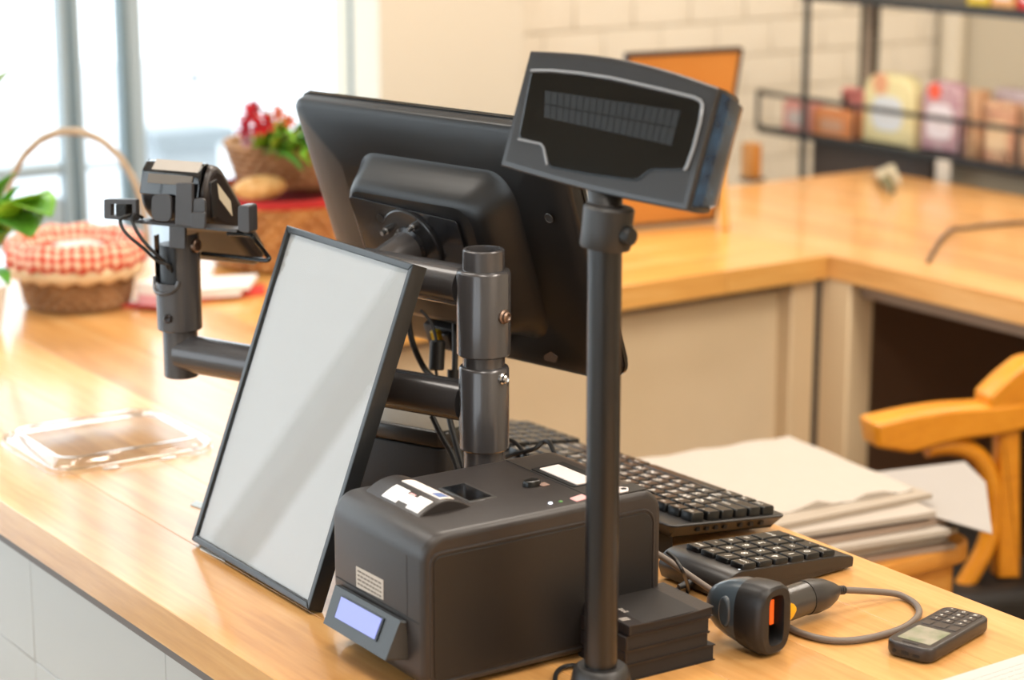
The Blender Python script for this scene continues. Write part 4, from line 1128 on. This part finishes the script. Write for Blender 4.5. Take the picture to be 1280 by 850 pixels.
for px, py, rr3, m_ in ((312, 142, .017, RED), (322, 156, .016, RED), (334, 152, .015, RED), (306, 160, .014, mat('crimson', 'B01838', .6)), (318, 133, .011, mat('crimson', 'B01838', .6)), (348, 140, .012, mat('orange_flower', 'D8713A', .6)), (309, 175, .010, mat('mauve', 'A67A86', .6)), (362, 150, .010, mat('orange_flower', 'D8713A', .6))):
    c_ = at(px, py, 2.84)
    for k in range(7):
        a = 2 * pi * k / 7
        leaf(uk, c_, c_ + (RT * math.cos(a) + V((0, 0, 1)) * math.sin(a)) * rr3 - vd * .006, rr3 * .9, m_, 'petal', .4)
    B().tube(spline([c_, (c_ + cen) / 2 + V((0, 0, .01)), cen + V((random.uniform(-.06, -.02), 0, -.012))], 4), .0014, 6).put('stem', LEAFD, uk, world=True)

# ================================================================== potted plant at the far left
pp = onz(-14, 396, 0); pp = pp - V((FW.x, FW.y, 0)).normalized() * .085
pl = thing('potted_plant', 'leafy green plant in a white pot left of the hoop-handled basket', 'plant', pp)
B().lathe([(.001, 0), (.034, 0), (.044, .055), (.046, .060), (.041, .060), (.038, .052), (.001, .052)], pp, n=32).put('pot', mat('pot_white', 'DDE3E6', .35, coat=.3), pl, world=True)
for tipx, tipy, bx, by, wd, m_ in ((56, 232, 2, 285, .10, LEAF), (64, 262, 10, 250, .09, LEAF), (40, 290, 5, 262, .08, LEAFD), (22, 222, -10, 290, .03, LEAFD), (9, 78, -30, 150, .03, LEAF), (14, 210, -14, 265, .03, LEAFD), (12, 352, -6, 330, .02, LEAFD), (-30, 200, -12, 300, .05, LEAF), (18, 282, -12, 310, .03, LEAFD)):
    leaf(pl, at(bx, by, 2.50), at(tipx, tipy, 2.47), wd, m_)
    B().tube(spline([pp + V((0, 0, .05)), (pp + V((0, 0, .06)) + at(bx, by, 2.50)) / 2, at(bx, by, 2.50)], 4), .0016, 6).put('stem', LEAFD, pl, world=True)

# ================================================================== leaflets on the worktop
def sheetbox(name, label, cat, quad_, z0, h, m, group=None):
    pts = [onz(x, y, z0) for x, y in quad_]; c = sum(pts, V()) / 4
    t = thing(name, label, cat, (c.x, c.y, z0), group=group)
    B().loft([[(q.x, q.y, z0) for q in pts], [(q.x, q.y, z0 + h) for q in pts]], smooth=False).put('sheets', m, t, world=True); return t
sheetbox('leaflet_stack', 'red edged leaflets lying flat behind the card terminal post', 'leaflet', ((150, 384), (175, 386), (332, 368), (330, 358)), .0005, .004, mat('red_leaflet', 'D0403A', .6))
lf = sheetbox('paper_stack', 'loose white sheets on the worktop under the terminal arm', 'paper', ((205, 376), (300, 370), (318, 352), (215, 358)), .0055, .006, STICK)
for k, (qd, z) in enumerate(((((240, 368), (312, 362), (322, 348), (250, 352)), .0125),)):
    pts = [onz(x, y, z) for x, y in qd]
    B().loft([[(q.x, q.y, z) for q in pts], [(q.x, q.y, z + .006) for q in pts]], smooth=False).put('top_sheet', STICK, lf, world=True)
pbx = thing('pink_box', 'small pink and white carton beside the checked basket', 'box', onz(185, 380, 0))
a = onz(172, 383, .005); c = onz(215, 387, .005)
dd = V((c.x - a.x, c.y - a.y, 0)); yy_ = math.atan2(dd.y, dd.x)
pbx.matrix_world = yawm((a.x, a.y, .0), yy_); ROOT[pbx.name] = pbx.matrix_world.copy()
B().box((0, .0, .0062), (dd.length, .05, .036), .002, 1).put('carton', mat('pink_carton', 'DDA0AC', .5), pbx)
B().box((-.0005, -.0006, .020), (dd.length + .0005, .0506, .0365), .002, 1).put('carton_lid', STICK, pbx)
B().box((0, 0, 0.0045), (dd.length, .05, .0062)).put('carton_base', mat('red_leaflet', 'D0403A', .6), pbx)

# ================================================================== framed board on the back counter
bb0, bb1 = onz(893, 276, 0), onz(722, 277, 0)
g0 = V((2.168, 2.560, 0))
gx = V((math.sin(math.radians(99)), math.cos(math.radians(99)), 0))     # board width direction
gy = V((gx.y, -gx.x, 0))                                                # towards the viewer side
gy = gy if gy.dot(vd) < 0 else -gy
tp = math.radians(14)
gv = V((0, 0, 1)) * math.cos(tp) + gy * math.sin(tp)
gn = gx.cross(gv)
gR = onz(893, 277, 0)
GW, GH = .20, .215
for _ in range(120):
    q_ = gR + gv * GH - CAM; GH += .0012 if 425 - FPX * q_.dot(UP) / q_.dot(FW) > 62 else 0
g00 = gR - gx * GW + V((0, 0, .003))
# fit the top right corner height
fbd = thing('framed_board', 'orange wooden back of a dark rimmed board standing on the back worktop', 'picture frame', M=axes(g00, gx, gv, gn))
B().box((.004, .004, -.004), (GW - .004, GH - .004, .004)).put('board', mat('orange_board', 'C98A42', .55, noise=(5, 'BE7C34')), fbd)
for lo, hi in (((0, 0, -.006), (GW, .006, .006)), ((0, GH - .006, -.006), (GW, GH, .006)), ((0, .006, -.006), (.006, GH - .006, .006)), ((GW - .006, .006, -.006), (GW, GH - .006, .006))):
    B().box(lo, hi, .001, 1).put('frame_rail', mat('rim_brown', '3A2A20', .5), fbd)
lgb = B()
l0 = onz(914, 287, 0); l1 = g00 + gx * (GW - .02) + gv * .17 - gn * .006
lgb.tube([l0 + V((-.012, 0, .001)), l1], .009, 4).put('easel_leg', mat('orange_leg', 'D29A48', .55), fbd, world=True)
wbk = onz(930, 224, 0)
bl_ = thing('wooden_block', 'narrow upright wooden block at the back edge near the rack', 'block', (wbk.x, wbk.y - .02, 0))
B().box((-.013, -.015, .006), (.010, .015, .066), .002, 1).put('body', mat('block_wood', 'A8702C', .55), bl_)
B().box((-.016, -.017, 0), (.016, .017, .006), .001, 1).put('base', mat('rim_brown', '3A2A20', .5), bl_)

# ================================================================== black wire rack beyond the right counter
RX = 2.80
rk = thing('wire_rack', 'black iron rack with rails standing behind the right worktop', 'rack', (RX, 2.6, FLOOR))
yA, yU = onx(948, 117, RX).y, onx(1005, 150, RX).y
zT, zBt = onx(1110, 139, RX).z, onx(1110, 186, RX).z
yE = 1.7
bar = lambda a, c, r, nm: B().tube([a, c], r, 8).put(nm, IRON, rk, world=True)
bar((RX, yA, zT), (RX, yE, zT), .0050, 'rail'); bar((RX, yA, zBt), (RX, yE, zBt), .0055, 'rail')
bar((RX, yA, zT), (RX, yA, zBt), .0045, 'end_bar')
for px in (1068, 1200, 1272):
    y = onx(px, 160, RX).y; bar((RX, y, zT), (RX, y, zBt), .0030, 'end_bar')
bar((RX, yU, FLOOR), (RX, yU, .75), .0065, 'upright'); bar((RX + .17, yU, FLOOR), (RX + .17, yU, .75), .0065, 'upright')
bar((RX, yE, FLOOR), (RX, yE, .75), .0065, 'upright'); bar((RX + .17, yE, FLOOR), (RX + .17, yE, .75), .0065, 'upright')
B().box((RX, yE, zBt - .010), (RX + .18, yA, zBt - .004)).put('shelf', IRON, rk, world=True)
zS = onx(1180, 10, RX).z
B().box((RX, yE, zS - .008), (RX + .20, yU + .02, zS + .006)).put('shelf', IRON, rk, world=True)
yD0, yD1 = onx(1168, 200, RX + .02).y, yU - .01
B().box((RX + .015, yD0, FLOOR), (RX + .025, yD1, zBt - .012)).put('back_panel', mat('rack_panel', '3C3029', .6), rk, world=True)
B().box((RX + .03, yE, FLOOR), (RX + .035, yD0 - .002, zBt - .012)).put('back_panel', mat('rack_panel_grey', 'A89880', .6), rk, world=True)
def rpt(px, py, dx=.03): q = onx(px, py, RX + dx); return q
def packet(name, label, cat, px0, px1, pyt, m, mlab=None, puff=.5, dx=.03, dep=.035, arch=False, dot=None):
    a, c = rpt(px0, 170, dx).y, rpt(px1, 170, dx).y; ym = (a + c) / 2; hw_ = abs(a - c) / 2
    z0 = zBt - .003; zt_ = rpt((px0 + px1) / 2, pyt, dx).z; h = zt_ - z0
    t = thing(name, label, cat, (RX + dx, ym, z0), group='packets on the black rack')
    out = rrect(-hw_, 0, hw_, h, [.004, hw_ * .6 if arch else .006, hw_ * .6 if arch else .006, .004], 5)
    B().slab(out, 0, dep, dep * puff * .5, dep * puff * .5, 3, lambda x, y, z: (z, -x, y)).put('packet', m, t)
    if mlab: B().slab(rrect(-hw_ * .62, h * .22, hw_ * .62, h * .70, min(hw_ * .4, h * .2)), -.0008, .003, 0, 0, 1, lambda x, y, z: (z, -x, y)).put('label', mlab, t)
    if dot: B().slab(ell(-hw_ * .3, h * .86, hw_ * .3, hw_ * .3), -.0008, .003, 0, 0, 1, lambda x, y, z: (z, -x, y)).put('seal', dot, t)
    return t
packet('tea_box', 'pink carton at the far end of the rack', 'carton', 977, 1013, 127, mat('pk1', 'D99A90', .6), mat('pk1b', 'CDBFB8', .6), .2)
packet('tea_box', 'orange carton beside the pink one on the rack', 'carton', 1015, 1062, 138, mat('pk2', 'D88A54', .6), mat('pk2b', 'D2A080', .6), .2)
packet('tea_roll', 'rosy rounded packet behind the orange carton on the rack', 'packet', 1046, 1076, 110, mat('pk3', 'CC7A74', .6), None, .9, .08)
packet('biscuit_packet', 'pale yellow packet with a rounded top on the rack', 'packet', 1076, 1140, 93, mat('pk4', 'E3D6A2', .6), mat('pk4b', 'DADDE0', .6), .5, .03, .035, True, mat('pk4c', 'DCA07A', .6))
packet('biscuit_packet', 'white and mauve packet with a red seal on the rack', 'packet', 1148, 1200, 102, mat('pk5', 'C9AEB0', .6, noise=(90, 'A87480')), mat('pk5b', 'E2D8DC', .6), .6, .03, .035, True, mat('pk5c', 'E25A3C', .6))
packet('biscuit_packet', 'slim tan packet right of the red sealed one', 'packet', 1204, 1222, 112, mat('pk6', 'CFA780', .6, noise=(60, 'B98A66')), None, .5)
packet('biscuit_packet', 'wide peach packet at the frame edge of the rack', 'packet', 1226, 1266, 128, mat('pk7', 'D9B08A', .6, noise=(40, 'BC8468')), mat('pk7b', 'DDBF98', .6), .5)
packet('biscuit_packet', 'mauve packet standing behind the wide peach one', 'packet', 1238, 1282, 112, mat('pk8', 'BBA0A6', .6, noise=(80, 'C8B8B4')), None, .4, .08)
packet('biscuit_packet', 'brown packet last along the rack', 'packet', 1271, 1300, 132, mat('pk9', 'C09A78', .6, noise=(40, 'A87A5C')), None, .5)
for k, (p0, p1, cc_, lbl) in enumerate(((1208, 1236, 'D8B83A', 'yellow carton on the upper rack shelf'), (1238, 1268, 'D9A066', 'pale orange carton on the upper rack shelf'), (1271, 1300, 'C8302C', 'red carton on the upper rack shelf'))):
    a, c = onx(p0, 5, RX + .02).y, onx(p1, 5, RX + .02).y
    t = thing('carton', lbl, 'carton', (RX + .02, (a + c) / 2, zS + .0066), group='cartons on the upper shelf')
    B().box((0, -abs(a - c) / 2, 0), (.06, abs(a - c) / 2, .07), .002, 1).put('box', mat('ct%d' % k, cc_, .6), t)
    B().box((-.0008, -abs(a - c) / 3.4, .015), (.01, abs(a - c) / 3.4, .05)).put('label', STICK, t)
# leather strap looped from the upper shelf
sp = thing('hanging_strap', 'dark strap loop hanging from the upper rack shelf', 'strap', (RX + .09, 2.87, zS))
for px, wpx, m_, nm in ((1079, 3.2, mat('strap_dark', '3E3828', .6), 'strap_edge'), (1098, 3.2, mat('strap_dark', '3E3828', .6), 'strap_edge'), (1088, 8, mat('strap_mid', '9A8672', .6), 'strap_band')):
    q0_ = onx(px, 4, RX + .09); q1_ = onx(px + 2, 112, RX + .09); hw_ = wpx * .00128
    B().box((RX + .088, q0_.y - hw_, q1_.z), (RX + .093 if nm == 'strap_edge' else RX + .091, q0_.y + hw_, zS - .008), .0008, 1).put(nm, m_, sp, world=True)
# white tag hanging at the panel's end
wt = thing('white_tag', 'white tag hanging from the lower rack rail', 'tag', onx(1180, 195, RX - .004))
q = onx(1180, 215, RX - .006)
B().slab(rrect(q.y - .017, q.z - .030, q.y + .017, zBt - .002, .006), RX - .010, RX - .0065, .0004, .0004, 1, lambda x, y, z: (z, x, y)).put('tag', mat('tag_white', 'D6CCBE', .6), wt, world=True)
# clip and strap on the right counter
cpn = thing('metal_clip', 'pale metal clip lying near the dark rack panel', 'clip', onz(1105, 228))
for (x0, y0), (x1, y1), m_ in (((1092, 210), (1112, 232), mat('clip_cream', 'C6BBA0', .4)), ((1103, 205), (1124, 226), mat('clip_cream', 'C6BBA0', .4)), ((1098, 222), (1117, 236), mat('clip_olive', '6A6648', .4))):
    a, c = onz(x0, y0 + 8, .006), onz(x1, y1 + 4, .006)
    B().tube([a, (a + c) / 2 + V((0, 0, .014)), c], [.004, .009, .005], 8).put('jaw', m_, cpn, world=True)
sk = thing('bent_strap', 'dark bent metal strip lying on the right worktop', 'strip', onz(1190, 288))
B().tube(spline([onz(1160, 327, .003), onz(1172, 305, .004), onz(1188, 288, .005), onz(1205, 285, .005), onz(1240, 281, .004), onz(1300, 276, .003)], 6), .0032, 6).put('strip', mat('strip_brown', '574A40', .45), sk, world=True)

# ================================================================== pedestal with papers behind the counter
zP = -.17
pd = thing('drawer_pedestal', 'low wooden pedestal behind the counter carrying papers', 'pedestal', (1.5, 1.8, FLOOR))
PXR = 1.735; PYN = 1.575; PYF = 1.93
B().slab(rrect(1.27, PYN, PXR, PYF, [.035, .03, .005, .005]), zP - .022, zP, .003, .004, 3).put('top', PEDW, pd, world=True)
B().slab(rrect(1.28, PYN + .012, PXR - .012, PYF - .015, [.03, .025, .003, .003]), FLOOR, zP - .022).put('carcass', PEDW, pd, world=True)
random.seed(21)
cxp, cyp = 1.565, 1.735
z = zP
pl_names = ['bottom sheaf of the white papers on the pedestal', 'second sheaf from the bottom of the paper pile', 'third sheaf from the bottom of the paper pile', 'fourth sheaf from the bottom of the paper pile',
            'fourth sheaf from the top of the paper pile', 'third sheaf from the top of the paper pile', 'second sheaf from the top of the paper pile', 'crumpled top sheet of the white paper pile']
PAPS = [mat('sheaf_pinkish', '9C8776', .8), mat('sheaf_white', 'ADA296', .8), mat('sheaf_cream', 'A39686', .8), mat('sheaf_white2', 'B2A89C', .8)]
for i in range(8):
    h = .0062 if i < 7 else .003
    rot_ = random.uniform(-.22, -.06); ddx, ddy = random.uniform(-.012, .012), random.uniform(-.012, .012)
    sx, sy = (.150, .142) if i < 5 else (.132, .122)
    if i == 5: zg = z + .0012; z += .0042
    if i == 7: ddx, ddy = .025, .03; sx, sy = .11, .12
    t = thing('paper_sheaf', pl_names[i], 'paper', M=yawm((cxp + ddx, cyp + ddy, z), rot_), group='papers piled on the pedestal')
    b_ = B(); NX = 10; vs = []; fs = []
    for lv in range(2):
        for a in range(NX + 1):
            for c in range(NX + 1):
                x, y = -sx + 2 * sx * a / NX, -sy + 2 * sy * c / NX
                wv = (.0016 * math.sin(9 * a / NX * 2 + i) * math.sin(7 * c / NX * 2 + i * 2)) * (1 if i < 7 else 3)
                vs.append((x, y, (0 if lv == 0 else h) + (wv if (i == 7 and lv) else wv * .0) + (.0012 * math.sin(a + i) if lv and i < 7 and a in (0, NX) else 0)))
    m1 = (NX + 1) ** 2
    for a in range(NX):
        for c in range(NX):
            k = a * (NX + 1) + c
            fs.append((m1 + k, m1 + k + NX + 1, m1 + k + NX + 2, m1 + k + 1)); fs.append((k, k + 1, k + NX + 2, k + NX + 1))
    bd = [a * (NX + 1) for a in range(NX + 1)] + [NX * (NX + 1) + c for c in range(1, NX + 1)] + [a * (NX + 1) + NX for a in range(NX - 1, -1, -1)] + [c for c in range(NX - 1, 0, -1)]
    for k in range(len(bd)): fs.append((bd[k], bd[(k + 1) % len(bd)], m1 + bd[(k + 1) % len(bd)], m1 + bd[k]))
    b_.add(vs, fs, False); b_.put('sheets', PAPS[i % 4], t)
    z += h + .0006
gs = thing('grey_sheet', 'grey white sheet sticking out of the paper pile towards the armchair', 'paper', (1.8, 1.75, zP))
gq = [V((1.635, 1.77, zg)), V((1.65, 1.67, zg)), onz(1172, 648, zg), onz(1240, 668, zg), onz(1232, 604, zg), onz(1206, 578, zg)]
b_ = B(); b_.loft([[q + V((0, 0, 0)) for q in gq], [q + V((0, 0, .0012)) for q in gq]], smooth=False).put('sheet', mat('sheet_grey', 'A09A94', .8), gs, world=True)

# ================================================================== wooden armchair
zA = -.13
ca = onz(1095, 550, zA); cdir = V((math.sin(math.radians(107)), math.cos(math.radians(107)), 0)); cnr = V((cdir.y, -cdir.x, 0)); cnr = cnr if cnr.dot(vd) > 0 else -cnr
def cp(px, py, off=0): 
    q = onp(px, py, ca + cnr * off, cnr); r_ = q - ca; return (r_.dot(cdir), q.z)
def cf3(x, y, z): return V((ca.x, ca.y, 0)) + cdir * x + V((0, 0, 1)) * y + cnr * z
ac_ = thing('armchair', 'varnished wooden armchair with bentwood arm behind the counter', 'chair', (ca.x + cdir.x * .25, ca.y + cdir.y * .25, FLOOR))
def chslab(pts, r, z0, z1, nm, bev=.004):
    B().slab(rpoly([cp(*p) for p in pts], r), z0, z1, bev, bev, 3, cf3).put(nm, CHAIRW, ac_, world=True)
chslab([(1093, 530), (1140, 519), (1190, 511), (1246, 508), (1320, 500), (1320, 530), (1250, 545), (1195, 552), (1140, 568), (1098, 561)], [.005, .02, .02, .01, 0, 0, .01, .02, .005, .004], 0, .045, 'armrest', .006)
chslab([(1239, 497), (1262, 474), (1290, 452), (1330, 448), (1330, 520), (1239, 512)], [.004, .01, .01, 0, 0, .003], .002, .043, 'back_crest', .004)
chslab([(1257, 540), (1281, 538), (1281, 726), (1254, 726)], .002, .01, .034, 'arm_post', .003)
bwp = [cp(1168, 566), cp(1195, 562), cp(1222, 568), cp(1242, 588), cp(1252, 620), cp(1252, 655), cp(1243, 690), cp(1226, 722), cp(1212, 745)]
B().tube(spline([cf3(x, y, .022) for x, y in bwp], 6), .0125, 12).put('arm_support', CHAIRW, ac_, world=True)
zs_ = cp(1240, 735)[1]
B().slab(rrect(-.005, 0, .24, .36, .04), zs_ - .05, zs_ + .004, .012, .018, 4, lambda x, y, z: V((ca.x, ca.y, 0)) + cdir * (x + .04) + cnr * (y - .03) + V((0, 0, z))).put('seat', mat('seat_black', '17130F', .6), ac_, world=True)
for x, y in ((.06, .02), (.24, .02), (.06, .28), (.24, .28)):
    B().tube([cf3(x, FLOOR, y), cf3(x, zs_ - .045, y)], [.012, .016], 12).put('leg', CHAIRW, ac_, world=True)
# short cables on the counter beside the printer
cbt = thing('printer_cable', 'thin black cable arching beside the printer and dark folders', 'cable', onz(838, 742))
B().tube(spline([at(834, 690, 1.66), at(845, 700, 1.655), at(855, 718, 1.65), onz(860, 738, .004), onz(850, 752, .003)], 6), .0015, 8).put('cable', RUB, cbt, world=True)
cbk = thing('usb_cable', 'pair of black cable ends arching over the keyboard beside the post', 'cable', at(650, 570, 1.83))
B().tube(spline([at(628, 548, 1.84), at(642, 552, 1.835), at(652, 562, 1.83), at(660, 577, 1.82), at(664, 596, 1.81)], 6), .0018, 8).put('cable', RUB, cbk, world=True)
B().tube(spline([at(628, 573, 1.83), at(645, 567, 1.83), at(668, 561, 1.82), at(680, 552, 1.82), at(687, 554, 1.81), at(693, 568, 1.80), at(696, 585, 1.79)], 6), .0020, 8).put('cable', RUB, cbk, world=True)
cbl = thing('base_cable', 'thin black cable at the foot of the display pole', 'cable', onz(705, 842))
B().tube(spline([onz(735, 833, .003), onz(712, 832, .003), onz(698, 838, .003), onz(694, 850, .003), onz(700, 870, .003)], 6), .0018, 8).put('cable', RUB, cbl, world=True)

# ------------------------------------------------------------------ lift the world so that the floor is z = 0
for o in list(SC.objects):
    if o.parent is None:
        o.matrix_world = Matrix.Translation((0, 0, -FLOOR)) @ o.matrix_world
